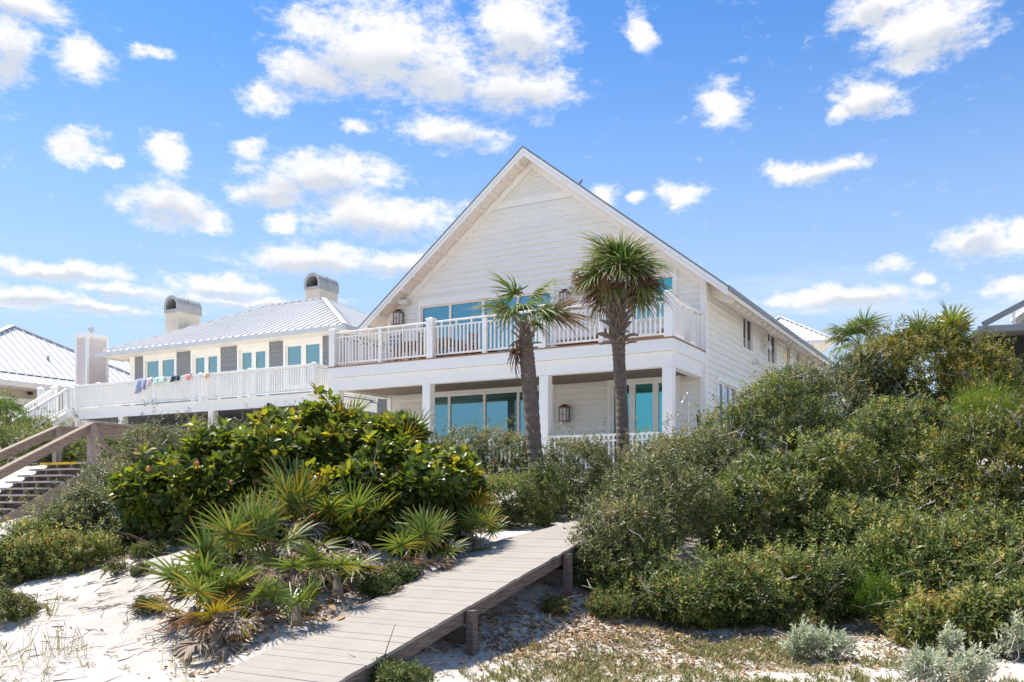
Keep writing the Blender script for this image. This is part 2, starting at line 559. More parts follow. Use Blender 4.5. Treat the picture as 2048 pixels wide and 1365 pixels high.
M['low_mix'] = leaf_mat('olive_and_tan_herb', [(0.0, (0.09, 0.115, 0.03)), (0.45, (0.19, 0.20, 0.065)), (0.7, (0.33, 0.29, 0.13)), (1.0, (0.46, 0.38, 0.22))], 0.6, 0.25, 0.3)
M['magnolia'] = leaf_mat('glossy_magnolia_leaf', [(0.0, (0.030, 0.056, 0.010)), (0.45, (0.085, 0.125, 0.020)), (0.75, (0.19, 0.215, 0.030)), (0.95, (0.34, 0.28, 0.04)), (1.0, (0.36, 0.17, 0.04))], 0.36, 0.45, 0.45)
M['sabal'] = leaf_mat('sabal_palm_leaf', [(0.0, (0.046, 0.085, 0.023)), (0.6, (0.114, 0.171, 0.038)), (1.0, (0.247, 0.285, 0.067))], 0.5, 0.3, 0.3, tip=((0.40, 0.31, 0.20), 0.68, 1.0))
M['palmetto'] = leaf_mat('saw_palmetto_leaf', [(0.0, (0.050, 0.090, 0.016)), (0.5, (0.115, 0.165, 0.030)), (0.8, (0.22, 0.25, 0.05)), (1.0, (0.30, 0.20, 0.035))], 0.40, 0.3, 0.5, tip=((0.33, 0.21, 0.09), 0.82, 1.05))
M['palmetto_orange'] = leaf_mat('yellowing_palmetto_leaf', [(0.0, (0.12, 0.12, 0.02)), (0.5, (0.26, 0.20, 0.028)), (1.0, (0.36, 0.19, 0.025))], 0.45, 0.3, 0.4, tip=((0.22, 0.09, 0.03), 0.5, 1.0))
M['dead_frond'] = leaf_mat('dead_palm_frond', [(0.0, (0.16, 0.115, 0.085)), (0.5, (0.30, 0.235, 0.18)), (1.0, (0.44, 0.37, 0.29))], 0.8, 0.1, 0.2)
M['brown_frond'] = leaf_mat('brown_palm_frond', [(0.0, (0.12, 0.065, 0.035)), (0.5, (0.23, 0.13, 0.07)), (1.0, (0.38, 0.27, 0.17))], 0.8, 0.12, 0.2)
M['litter'] = leaf_mat('fallen_leaf', [(0.0, (0.13, 0.075, 0.045)), (0.4, (0.31, 0.19, 0.10)), (0.7, (0.46, 0.33, 0.18)), (1.0, (0.58, 0.49, 0.36))], 0.8, 0.05, 0.2)
M['dry_grass'] = leaf_mat('dry_grass_blade', [(0.0, (0.17, 0.16, 0.06)), (0.6, (0.34, 0.29, 0.13)), (1.0, (0.45, 0.38, 0.22))], 0.7, 0.2, 0.3)

# sand: white quartz with speckle, shells of organic stain
m, N, L, b = base_mat('white_sand')
b.inputs['Roughness'].default_value = 0.95
b.inputs['Specular IOR Level'].default_value = 0.1
t = N.new('ShaderNodeTexCoord')


def sand_noise(scale, detail, rough=0.6):
    n = N.new('ShaderNodeTexNoise')
    n.inputs['Scale'].default_value = scale
    n.inputs['Detail'].default_value = detail
    n.inputs['Roughness'].default_value = rough
    L.new(t.outputs['Object'], n.inputs['Vector'])
    return n.outputs['Fac']


def mrange(s, a, b_, c, d):
    q = N.new('ShaderNodeMapRange')
    for i, x in enumerate((a, b_, c, d)): q.inputs[i + 1].default_value = x
    L.new(s, q.inputs[0])
    return q.outputs[0]


def mmix(f, a, c):
    q = N.new('ShaderNodeMix')
    q.data_type = 'RGBA'
    L.new(f, q.inputs[0])
    for s, x in ((6, a), (7, c)):
        if isinstance(x, tuple): q.inputs[s].default_value = (*x, 1)
        else: L.new(x, q.inputs[s])
    return q.outputs[2]


c1 = mmix(mrange(sand_noise(0.8, 6), 0.35, 0.7, 0, 1), (0.53, 0.49, 0.445), (0.445, 0.405, 0.36))
c2 = mmix(mrange(sand_noise(30, 6, 0.75), 0.60, 0.72, 0, 0.55), c1, (0.36, 0.31, 0.26))
c3 = mmix(mrange(sand_noise(3.5, 8, 0.75), 0.60, 0.78, 0, 0.45), c2, (0.42, 0.36, 0.29))
L.new(c3, b.inputs['Base Color'])
hh = N.new('ShaderNodeMath')
hh.operation = 'MULTIPLY_ADD'
L.new(sand_noise(9, 6, 0.65), hh.inputs[0])
hh.inputs[1].default_value = 1.0
L.new(mrange(sand_noise(70, 3), 0, 1, 0, 0.15), hh.inputs[2])
bp = N.new('ShaderNodeBump')
bp.inputs['Strength'].default_value = 0.75
bp.inputs['Distance'].default_value = 0.06
L.new(hh.outputs[0], bp.inputs['Height'])
L.new(bp.outputs[0], b.inputs['Normal'])
M['sand'] = m

# ------------------------------------------------------------------ terrain: one sheet of sand, dune face up to the houses
UV = np.array([0.87512419, -0.48389839])
VV = np.array([0.48389839, 0.87512419])
BW_O = np.array([-1.683, 9.55])                    # boardwalk: left edge at v = 0
CT = [(-8, 4, -1.75), (0, 4, -1.66), (8, 4, -1.68), (0, -2, -1.7), (-16, 2, -1.9), (16, 2, -1.8), (0, -14, -2.2), (-20, -12, -2.4), (20, -12, -2.3),
      (-3, 7.5, -1.62), (3, 8, -1.62), (7, 8.5, -1.6)]
for px, py, Y in ((350, 1095, 12), (200, 1185, 10.4), (0, 1215, 10.4), (430, 1310, 8.7), (120, 1320, 8.9), (0, 1365, 8.3), (300, 1240, 9.6), (560, 1270, 8.9),
                  (680, 1250, 9.2), (860, 1168, 10.8), (960, 1105, 11.9), (250, 1118, 12.4), (30, 1185, 11.6), (600, 1082, 11.3), (500, 1160, 10.4), (640, 1165, 10.3), (570, 1195, 9.95), (700, 1100, 11.3),
                  (938, 1312, 9.29), (1129, 1203, 11.23), (1037, 1262, 10.2), (850, 1345, 8.5), (1400, 1280, 10.4), (2048, 1330, 9.4), (1700, 1290, 10.3), (1250, 1250, 10.8), (1500, 1200, 12.2), (1800, 1180, 12.2),
                  (60, 1048, 19.5), (150, 992, 20.7), (20, 940, 23), (0, 1062, 15), (1090, 1052, 15.7), (1250, 1000, 18)):
    q = P(px, py, Y)
    CT.append((q.x, q.y, q.z))
CT += [(2.0, 13.0, -0.95), (4.5, 14.5, -0.55), (7, 14.5, -0.3), (9, 17, 0.5), (-4, 16, -0.1), (-2, 14, -0.45), (-8, 17, 0.0), (-13.4, 23.4, 0.6), (-11.67, 20.95, -0.1), (-12.4, 19.64, -0.9), (-11.95, 18.59, -1.1), (-11.62, 22.06, 0.15), (-6, 22, 0.45), (3, 22, 0.5),
       (12, 22, 1.0), (16, 18, 0.9), (14, 30, 1.0), (-8, 33, 1.0), (-20, 36, 1.0), (-28, 46, 1.1), (0, 50, 1.0), (24, 50, 1.0), (-30, 24, 0.6), (-20, 14, -0.6), (20, 10, -1.0), (30, 30, 1.0)]
CT = np.array(CT)


def tps_k(r2):
    return np.where(r2 > 1e-9, r2 * np.log(np.maximum(r2, 1e-9)) * 0.5, 0.0)


_n = len(CT)
_K = tps_k(((CT[:, None, :2] - CT[None, :, :2]) ** 2).sum(-1)) + np.eye(_n) * 0.8
_Pm = np.c_[np.ones(_n), CT[:, :2]]
_A = np.block([[_K, _Pm], [_Pm.T, np.zeros((3, 3))]])
_w = np.linalg.solve(_A, np.r_[CT[:, 2], 0, 0, 0])


def ground(x, y):
    x = np.asarray(x, dtype=float)
    y = np.asarray(y, dtype=float)
    sh = x.shape
    q = np.c_[x.ravel(), y.ravel()]
    z = np.empty(len(q))
    for s in range(0, len(q), 40000):
        c = q[s:s + 40000]
        k = tps_k(((c[:, None, :] - CT[None, :, :2]) ** 2).sum(-1))
        z[s:s + 40000] = k @ _w[:_n] + _w[_n] + c @ _w[_n + 1:]
    # far away the land levels out
    d = np.hypot(q[:, 0], q[:, 1] - 18)
    f = np.clip((d - 34) / 30, 0, 1)
    f = f * f * (3 - 2 * f)
    far = np.where(q[:, 1] > 10, 1.0, -2.3)
    z = z * (1 - f) + far * f
    return z.reshape(sh)


def gz(x, y):
    return float(ground(np.array([x]), np.array([y]))[0])


xs = list(np.arange(-7.5, 8.6, 0.085))
xr = []
s, x = 0.085, xs[-1]
while x < 900:
    s *= 1.14; x += s; xr.append(x)
xl = []
s, x = 0.085, xs[0]
while x > -900:
    s *= 1.14; x -= s; xl.append(x)
xs = np.array(xl[::-1] + xs + xr)
ys = list(np.arange(6.2, 15.5, 0.085))
yr = []
s, y = 0.085, ys[-1]
while y < 1200:
    s *= 1.12; y += s; yr.append(y)
yl = []
s, y = 0.085, ys[0]
while y > -900:
    s *= 1.2; y -= s; yl.append(y)
ys = np.array(yl[::-1] + ys + yr)
GX, GY = np.meshgrid(xs, ys)
GZ = ground(GX, GY)
near = (np.abs(GX) < 9) & (GY > 5) & (GY < 17)
fl = np.argwhere(near)
for i, j in fl:
    p = Vector((GX[i, j], GY[i, j], 0))
    GZ[i, j] += 0.055 * mnoise.noise(p * 1.7) + 0.030 * mnoise.noise(p * 4.6) + 0.014 * mnoise.noise(p * 10.0)
ny, nx = GX.shape
idx = np.arange(ny * nx).reshape(ny, nx)
a_, b_, c_, d_ = idx[:-1, :-1].ravel(), idx[:-1, 1:].ravel(), idx[1:, 1:].ravel(), idx[1:, :-1].ravel()
gme = tri_mesh('ground', np.c_[GX.ravel(), GY.ravel(), GZ.ravel()], np.r_[np.c_[a_, b_, c_], np.c_[a_, c_, d_]], M['sand'], smooth=True)
go = inst('ground', gme)
tag(go, 'white quartz sand of the dune face and beach', 'sand', kind='structure')

# ------------------------------------------------------------------ house-building helpers (local axes: x along the front, y to the back)
def mapper(axis, plane):
    if axis == 'front':                                  # faces -y
        return lambda a, d, z: (a, plane - d, z)
    if axis == 'right':                                  # faces +x
        return lambda a, d, z: (plane + d, a, z)


def mbox(mb, f, a0, a1, d0, d1, z0, z1):
    p, q = f(a0, d0, z0), f(a1, d1, z1)
    mb.box(min(p[0], q[0]), max(p[0], q[0]), min(p[1], q[1]), max(p[1], q[1]), min(p[2], q[2]), max(p[2], q[2]))


def siding(parent, axis, plane, z0, z1, expo, span, openings, material, thick=0.10, lip=0.034):
    """lap boards, one object per board piece; plane is the nominal face"""
    f = mapper(axis, plane)
    jr = random.Random(int(z1 * 100))
    n = max(1, int(round((z1 - z0) / expo)))
    h = (z1 - z0) / n

    def piece(lb, rb, lt, rt, za, zb):
        if rb - lb < 0.03 or zb - za < 0.02: return
        if rb - lb > 4.6:
            c = lb + (rb - lb) * jr.uniform(.3, .7)
            piece(lb, c - .0025, lt, c - .0025, za, zb)
            piece(c + .0025, rb, c + .0025, rt, za, zb)
            return
        mb = MB()
        dz = lambda z, base: lip * (1 - (z - base) / h)
        db, dt = dz(za, za0), dz(zb, za0) - .012
        vs = [f(lb, -thick, za), f(rb, -thick, za), f(rt, -thick, zb), f(lt, -thick, zb), f(lb, db, za), f(rb, db, za), f(rt, dt, zb), f(lt, dt, zb)]
        mb.add(vs, [(0, 1, 2, 3), (4, 7, 6, 5), (0, 4, 5, 1), (1, 5, 6, 2), (2, 6, 7, 3), (3, 7, 4, 0)])
        mb.build('siding_board', material, parent)
    for i in range(n):
        za, zb = z0 + i * h, z0 + (i + 1) * h
        za0 = za
        lb, rb = span(za)
        lt, rt = span(zb)
        ops = sorted([o for o in openings if o[2] < zb - 1e-4 and o[3] > za + 1e-4])
        cb, ct = lb, lt
        for (a0, a1, o0, o1) in ops:
            piece(cb, a0, ct, a0, za, zb)
            if o1 < zb - 1e-4: piece(a0, a1, a0, a1, o1, zb)
            if o0 > za + 1e-4: piece(a0, a1, a0, a1, za, o0)
            cb = ct = a1
        piece(cb, rb, ct, rt, za, zb)


def window(parent, axis, plane, a0, a1, z0, z1, panes, glass, casing=0.11, head=None, sill=True, frame=0.045, shade=0.0, name='window', gmat2=None, label=None):
    """name > pane(s), frame; the casing is the part itself; panes: list of (a0, a1)"""
    f = mapper(axis, plane)
    head = casing if head is None else head
    mb = MB()
    mbox(mb, f, a0 - casing, a0, -0.09, 0.045, z0, z1)
    mbox(mb, f, a1, a1 + casing, -0.09, 0.045, z0, z1)
    mbox(mb, f, a0 - casing, a1 + casing, -0.09, 0.050, z1, z1 + head)
    mbox(mb, f, a0 - casing - 0.03, a1 + casing + 0.03, -0.09, 0.065, z1 + head, z1 + head + 0.035)
    if sill:
        mbox(mb, f, a0 - casing - 0.03, a1 + casing + 0.03, -0.09, 0.06, z0 - 0.07, z0)
    w = mb.build(name, M['trim'], parent)
    if label: w['label'] = label
    fr = MB()
    cur = a0
    for i, (p0, p1) in enumerate(panes):
        mbox(fr, f, cur, p0, -0.075, -0.012, z0, z1)
        mbox(fr, f, p0, p1, -0.075, -0.012, z1 - frame, z1)
        mbox(fr, f, p0, p1, -0.075, -0.012, z0, z0 + frame)
        cur = p1
    mbox(fr, f, cur, a1, -0.075, -0.012, z0, z1)
    fr.build('frame', M['trim'], w)
    for (p0, p1) in panes:
        g = MB()
        mbox(g, f, p0 - 0.01, p1 + 0.01, -0.065, -0.05, z0 + frame - 0.01, z1 - frame + 0.01)
        g.build('pane', gmat2 or glass, w)
        if shade:
            s = MB()
            zt = z1 - frame
            mbox(s, f, p0, p1, -0.049, -0.043, zt - (z1 - z0) * shade, zt)
            s.build('roller_shade', M['shade'], w)
    return w


def railing(parent, a, bb, zf, top, posts, spacing, bw, post_w, rails, material, top_block=None, small=(), small_w=0.12, name='railing', post_h=None, cap=True):
    """straight railing from a to bb (local xy); posts / small: distances along; rails: (z centre above floor, height, depth)"""
    a, bb = Vector((*a, 0)), Vector((*bb, 0))
    d = bb - a
    Ln = d.length
    ang = math.atan2(d.y, d.x)
    mb = MB()
    for zc, h, dep in rails:
        mb.box(0, Ln, -dep / 2, dep / 2, zf + zc - h / 2, zf + zc + h / 2)
    r = mb.build(name, material, parent, (a.x, a.y, 0), (0, 0, ang), bevel=0.006)
    ph = post_h or (top + 0.12)

    def post_mesh(w):
        h = w / 2
        q = MB().box(-h, h, -h, h, zf - 0.02, zf + ph - 0.05)
        e = h + 0.018
        vs = [(-e, -e, zf + ph - 0.05), (e, -e, zf + ph - 0.05), (e, e, zf + ph - 0.05), (-e, e, zf + ph - 0.05),
              (-e, -e, zf + ph - 0.015), (e, -e, zf + ph - 0.015), (e, e, zf + ph - 0.015), (-e, e, zf + ph - 0.015), (0, 0, zf + ph + 0.03)]
        q.add(vs, [(0, 1, 5, 4), (1, 2, 6, 5), (2, 3, 7, 6), (3, 0, 4, 7), (4, 5, 8), (5, 6, 8), (6, 7, 8), (7, 4, 8), (0, 3, 2, 1)])
        return q.mesh('post', material)
    pm = post_mesh(post_w)
    for t_ in posts: inst('post', pm, r, (t_, 0, 0))
    h = small_w / 2
    if small:
        sm = MB().box(-h, h, -0.05, 0.05, zf - 0.02, zf + top - 0.03).mesh('small_post', material)
        for t_ in small: inst('small_post', sm, r, (t_, 0, 0))
    zb = zf + min(q[0] for q in rails)
    zt = zf + (sorted(q[0] for q in rails)[-2] if top_block else top)
    bmh = MB().box(-bw / 2, bw / 2, -bw / 2, bw / 2, zb, zt).mesh('baluster', material)
    tb = MB().box(-bw / 2, bw / 2, -bw / 2, bw / 2, zt, zf + top).mesh('spacer', material) if top_block else None
    marks = sorted([(t_, post_w / 2) for t_ in posts] + [(t_, small_w / 2) for t_ in small])
    for (t0, w0), (t1, w1) in zip(marks[:-1], marks[1:]):
        l0, l1 = t0 + w0, t1 - w1
        n = max(1, int(round((l1 - l0) / spacing)))
        for i in range(1, n):
            inst('baluster', bmh, r, (l0 + (l1 - l0) * i / n, 0, 0))
            if tb and i % top_block == 2: inst('spacer', tb, r, (l0 + (l1 - l0) * i / n, 0, 0))
    return r


def roof_face(parent, e0, e1, r0, r1, material, spacing=0.45, thick=0.06, seam=(0.035, 0.075), name='roof_panel'):
    """one roof plane: eave e0-e1, ridge r0-r1 (r0 == r1 for a triangle); standing seams run up the slope as parts"""
    e0, e1, r0, r1 = map(Vector, (e0, e1, r0, r1))
    nrm_ = (e1 - e0).cross(r0 - e0)
    if nrm_.length < 1e-6: nrm_ = (e1 - e0).cross(r1 - e0)
    nrm_.normalize()
    if nrm_.z < 0: nrm_ = -nrm_
    poly = [e0, e1, r1, r0] if (r1 - r0).length > 1e-4 else [e0, e1, r0]
    pr = MB().prism(poly, -nrm_ * thick).build(name, material, parent)
    d = (e1 - e0)
    Ln = d.length
    d.normalize()
    up = nrm_.cross(d)
    if up.z < 0: up = -up
    n = int(Ln / spacing)
    a0 = (r0 - e0).dot(d); h0 = (r0 - e0).dot(up)
    a1 = (r1 - e0).dot(d); h1 = (r1 - e0).dot(up)
    for i in range(1, n):
        s = Ln * i / n
        if s < a0: h = h0 * s / a0
        elif s > a1: h = h1 * (Ln - s) / (Ln - a1)
        else: h = h0 + (h1 - h0) * ((s - a0) / max(1e-6, a1 - a0))
        if h < 0.15: continue
        p = e0 + d * s
        q = p + up * h
        MB().beam(p + nrm_ * seam[1] * 0.4, q + nrm_ * seam[1] * 0.4, seam[0], seam[1], up=nrm_).build('roof_seam', material, pr)
    return pr


# ------------------------------------------------------------------ the white gabled beach house
ROT = math.atan2(UV[1], UV[0])
H0 = (4.004, 23.0)
hz_ = gz(3, 24)
house = empty('beach_house', (H0[0], H0[1], 0), ROT)
tag(house, 'large white gabled beach house with two storeys, a full-width balcony and blue glass doors', 'house')
UL, UR, AP = -10.8, 0.0, -5.40           # left wall, right wall, ridge (x)
VW, VB = 2.75, 19.5                      # front wall, back wall (y)
ZF, ZD = 0.75, 4.10                      # porch floor, balcony floor
SL, ZA = 0.785, 10.60                    # roof pitch and height of the ridge
ZS = 10.33                               # underside of the roof at the ridge


def half(z): return (ZS - z) / SL


core = MB()
xl_, xr_ = UL + 0.105, UR - 0.105
zl = ZS - SL * (AP - xl_) - 0.02
core.prism([(xl_, VW + 0.102, hz_ - 0.6), (xr_, VW + 0.102, hz_ - 0.6), (xr_, VW + 0.102, zl), (AP, VW + 0.102, ZS - 0.02), (xl_, VW + 0.102, zl)], (0, VB - VW - 0.2, 0))
wall = core.build('wall', M['siding'], house)

UP_SL = (-9.47, -4.74, ZD + 0.03, 6.29)
UP_WN = (-2.15, -0.90, 5.15, 6.32)
LO_SL = (-9.20, -4.74, ZF + 0.03, 3.36)
LO_DR = (-2.80, -0.82, ZF + 0.03, 3.36)
ops_up = [(UP_SL[0] - .1, UP_SL[1] + .1, 0, UP_SL[3] + .22), (UP_WN[0] - .1, UP_WN[1] + .1, UP_WN[2] - .06, UP_WN[3] + .12)]
ops_lo = [(LO_SL[0] - .1, LO_SL[1] + .1, 0, LO_SL[3] + .1), (LO_DR[0] - .1, LO_DR[1] + .1, 0, LO_DR[3] + .1)]
siding(wall, 'front', VW, ZF, 3.46, 0.18, lambda z: (UL + .02, UR - .02), ops_lo, M['siding'])
siding(wall, 'front', VW, ZD, 9.03, 0.181, lambda z: (max(UL + .02, AP - half(z)), min(UR - .02, AP + half(z))), ops_up, M['siding'])
# gable vent: band and fine louvres
vb = MB()
vb.prism([(AP - half(9.03), VW, 9.03), (AP + half(9.03), VW, 9.03), (AP + half(9.23), VW, 9.23), (AP - half(9.23), VW, 9.23)], (0, -0.026, 0))
vent = vb.build('gable_vent_band', M['siding'], house)
zz = 9.235
while zz < 10.05:
    mb = MB()
    z2 = zz + 0.062
    mb.add([(AP - half(zz), VW + .08, zz), (AP + half(zz), VW + .08, zz), (AP + half(z2), VW + .08, z2), (AP - half(z2), VW + .08, z2),
            (AP - half(zz), VW - .012, zz), (AP + half(zz), VW - .012, zz), (AP + half(z2), VW + .004, z2), (AP - half(z2), VW + .004, z2)],
           [(0, 1, 2, 3), (4, 7, 6, 5), (0, 4, 5, 1), (1, 5, 6, 2), (2, 6, 7, 3), (3, 7, 4, 0)])
    mb.build('vent_louvre', M['siding'], vent)
    zz += 0.066
# side wall boards
TRIP = (3.95, 5.98, 1.55, 3.42)
SIDEW = [(6.60, 7.84, 4.78, 5.80), (9.80, 11.12, 4.78, 5.80), (12.80, 13.32, 4.78, 5.78), (14.45, 15.0, 4.6, 5.78), (16.15, 16.68, 4.6, 5.76)]
ZSO = ZS - SL * (UR - AP)                  # soffit level at the right wall
opsr = [(a - .09, b_ + .09, c - .06, d + .1) for a, b_, c, d in SIDEW + [TRIP]]
siding(wall, 'right', UR, hz_ - 0.2, ZSO + 0.16, 0.181, lambda z: (VW + .02, VB), opsr, M['siding'])
# corner boards and the sloping frieze boards under the rake
cb = MB()
cb.box(UR - .13, UR + .042, VW - .042, VW - .005, hz_ - .5, ZSO - 0.02)
cb.box(UR + .005, UR + .041, VW - .004, VW + .13, hz_ - .5, ZSO - 0.0)
cb.box(UL - .03, UL + .13, VW - .042, VW - .005, hz_ - .5, ZSO - 0.02)
cb.build('corner_board', M['trim'], house)
for s in (-1, 1):
    fz = MB()
    x1 = AP + s * (UR - AP)
    fz.prism([(AP, VW - .012, ZS - .005), (x1, VW - .012, ZSO - .005), (x1, VW - .012, ZSO - .24), (AP, VW - .012, ZS - .24)], (0, -0.032, 0))
    fz.build('rake_frieze', M['trim'], house)
# roof: two slabs, metal skin, fascia, outlookers, rafter tails
EAVE = 0.80
YF = VW - 0.60


def rz(x): return ZA - SL * abs(x - AP)


roof = MB()
for s in (-1, 1):
    xe = AP + s * (UR - AP + EAVE)
    roof.prism([(AP, YF, rz(AP)), (xe, YF, rz(xe)), (xe, YF, rz(xe) - .055), (AP, YF, rz(AP) - .055)], (0, VB + .5 - YF, 0))
roof_o = roof.build('roof', M['roof_main'], house)
for s in (-1, 1):
    xe = AP + s * (UR - AP + EAVE)
    so = MB()
    so.prism([(AP, YF + .04, rz(AP) - .055), (xe, YF + .04, rz(xe) - .055), (xe, YF + .04, rz(xe) - .26), (AP, YF + .04, rz(AP) - .26)], (0, VB + .45 - YF, 0))
    so.build('soffit', M['soffit'], roof_o)
    fa = MB()
    x0_ = AP
    fa.prism([(x0_, YF + .04, rz(x0_) - .057), (xe, YF + .04, rz(xe) - .057), (xe, YF + .04, rz(xe) - .17), (x0_, YF + .04, rz(x0_) - .17)], (0, -0.035, 0))
    fa.prism([(x0_, YF + .04, rz(x0_) - .18), (xe, YF + .04, rz(xe) - .18), (xe, YF + .04, rz(xe) - .29), (x0_, YF + .04, rz(x0_) - .29)], (0, -0.018, 0))
    fa.build('fascia', M['trim'], roof_o)
    n = 13 if s < 0 else 0
    for i in range(n):
        x = AP + s * (0.22 + (UR - AP + EAVE - 0.55) * i / (n - 1))
        zt_ = lambda q: rz(q) - .262
        ob = MB()
        ob.prism([(x - .04, YF + .045, zt_(x - .04)), (x + .04, YF + .045, zt_(x + .04)), (x + .04, YF + .045, zt_(x + .04) - .09), (x - .04, YF + .045, zt_(x - .04) - .09)], (0, VW - YF - .09, 0))
        ob.build('outlooker', M['soffit'], roof_o)
# right eave: drip edge and shaped rafter tails
ge = MB()
xe = UR + EAVE
ge.box(xe - .01, xe + .05, YF + .02, VB + .45, rz(xe) - .13, rz(xe) - .012)
ge.build('drip_edge', M['roof_main'], roof_o)
tail = MB()
pts = [(0.0, 0.02), (0.72, -0.545), (0.72, -0.60), (0.62, -0.66), (0.50, -0.60), (0.40, -0.57), (0.28, -0.52), (0.0, -0.30)]
tail.prism([(UR + x, 0, z) for x, z in pts], (0, 0.06, 0))
tme = tail.mesh('rafter_tail', M['soffit'])
y = VW + .35
while y < VB:
    inst('rafter_tail', tme, roof_o, (0, y, ZSO - 0.02))
    y += 0.61
tl = MB()
tl.prism([(UL - x, 0, z) for x, z in pts], (0, 0.06, 0))
tme2 = tl.mesh('rafter_tail', M['soffit'])
for i in range(12): inst('rafter_tail', tme2, roof_o, (0, VW + .35 + i * .61, ZSO - .02))

# windows and doors
def split(a0, a1, cuts, st=0.045):
    e = [a0] + list(cuts) + [a1]
    return [(p + st, q - st) for p, q in zip(e[:-1], e[1:])]


window(house, 'front', VW, *UP_SL, split(UP_SL[0], UP_SL[1], (-8.37, -7.14, -5.90)), M['glass'], head=0.20, sill=False, name='sliding_door', label='wide four-panel sliding glass door on the balcony')
window(house, 'front', VW, *LO_SL, split(LO_SL[0], LO_SL[1], (-8.41, -7.10, -5.89)), M['glass'], head=0.09, sill=False, name='sliding_door', label='wide four-panel sliding glass door under the porch')
window(house, 'front', VW, *UP_WN, [(-2.10, -1.57), (-1.43, -0.95)], M['teal'], head=0.14, label='teal double window at the right end of the balcony')
window(house, 'front', VW, *LO_DR, [(-2.72, -2.24), (-2.06, -1.53), (-1.36, -0.88)], M['teal'], head=0.10, sill=False, name='french_door', label='teal glass door with side panes under the porch')
for (a, b_, c, d) in SIDEW:
    pan = [(a + .04, (a + b_) / 2 - .06), ((a + b_) / 2 + .06, b_ - .04)] if b_ - a > 1 else [(a + .04, b_ - .04)]
    window(house, 'right', UR, a, b_, c, d, pan, M['grey_glass'], casing=0.10, shade=0.58)
window(house, 'right', UR, *TRIP, [(TRIP[0] + .04, 4.52), (4.66, 5.24), (5.38, TRIP[1] - .04)], M['grey_glass'], casing=0.10, label='tall triple window low on the side wall')
# dryer hood on the side wall
hd = MB()
pr = [(0, 0.22), (0.10, 0.21), (0.20, 0.14), (0.25, 0.0), (0.25, -0.16), (0.20, -0.05), (0.10, 0.03), (0.0, 0.0)]
hd.prism([(UR + .02 + x, 9.0, 5.2 + z) for x, z in pr], (0, 0.40, 0))
hd.box(UR + .005, UR + .035, 8.95, 9.45, 4.98, 5.44)
hd.build('vent_hood', M['speaker'], house)

# balcony and porch
bal = MB()
bal.box(-11.10, .04, 0.02, VW - .02, ZD - .035, ZD)
bal_o = bal.build('balcony_floor', M['deck_edge'], house)
fb = MB()
fb.box(-11.08, .02, .04, .10, 3.76, ZD - .037)
fb.box(-.04, .02, .102, VW + .06, 3.76, ZD - .037)
fb.box(-11.08, -11.02, .102, VW - .04, 3.76, ZD - .037)
fb.build('balcony_fascia', M['trim'], house)
bb_ = MB()
bb_.box(-11.03, -.03, .115, .36, 3.37, 3.757)
bb_.box(-.28, -.032, .361, VW - .04, 3.37, 3.757)
bb_.box(-11.028, -10.78, .361, VW - .04, 3.37, 3.757)
bb_.build('porch_beam', M['trim'], house)
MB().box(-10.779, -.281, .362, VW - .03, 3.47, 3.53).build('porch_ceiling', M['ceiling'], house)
colm = MB().box(-.135, .135, -.135, .135, ZF, 3.368).mesh('porch_column', M['trim'], bevel=0.008)
for x in (-10.89, -7.50, -3.67, -.17): inst('porch_column', colm, house, (x, .255, 0))
MB().box(-11.12, .10, -.05, VW - .03, ZF - .30, ZF).build('porch_floor', M['plank'], house)
sk = MB()
sk.box(-11.06, .04, .02, .10, hz_ - .9, ZF - .302)
sk.build('porch_skirt', M['trim'], house)
RAILS = [(0.095, 0.05, 0.045), (0.905, 0.04, 0.045), (1.045, 0.045, 0.085)]
railing(house, (-10.95, .14), (-.12, .14), ZD, 1.03, [0.0, 3.62, 7.27, 10.83], 0.127, 0.042, 0.215, RAILS, M['trim'], top_block=4, small=[1.80, 5.43, 8.97], name='balcony_railing', post_h=1.17)
railing(house, (-.12, .14), (-.12, VW - .05), ZD, 1.03, [0.0, 2.56], 0.127, 0.042, 0.12, RAILS, M['trim'], top_block=4, name='balcony_railing', post_h=1.02)
railing(house, (-10.95, .14), (-10.95, VW - .05), ZD, 1.03, [0.0, 2.56], 0.127, 0.042, 0.12, RAILS, M['trim'], top_block=4, name='balcony_railing', post_h=1.02)
RL2 = [(0.10, 0.05, 0.045), (0.80, 0.04, 0.045), (0.95, 0.05, 0.09)]
for x0_, x1_ in ((-10.77, -7.64), (-7.36, -3.81), (-3.53, -.29)):
    railing(house, (x0_, .18), (x1_, .18), ZF, 0.94, [0.0, x1_ - x0_], 0.13, 0.042, 0.09, RL2, M['trim'], name='porch_railing', post_h=0.93)
railing(house, (.0, .18), (1.9, .18), ZF - .1, 0.94, [0.0, 1.9], 0.13, 0.042, 0.12, RL2, M['trim'], name='porch_railing', post_h=1.0)
# side steps from the porch
st = MB()
st.box(.12, 1.2, 0.3, VW - .2, ZF - .5, ZF - .1)
st.box(1.21, 1.6, 0.3, VW - .2, ZF - .7, ZF - .28)
st.build('porch_steps', M['plank'], house)


# ------------------------------------------------------------------ things fixed to or standing on the house
def to_world(x, y, z, o=H0, a=ROT):
    c, s = math.cos(a), math.sin(a)
    return (o[0] + c * x - s * y, o[1] + s * x + c * y, z)


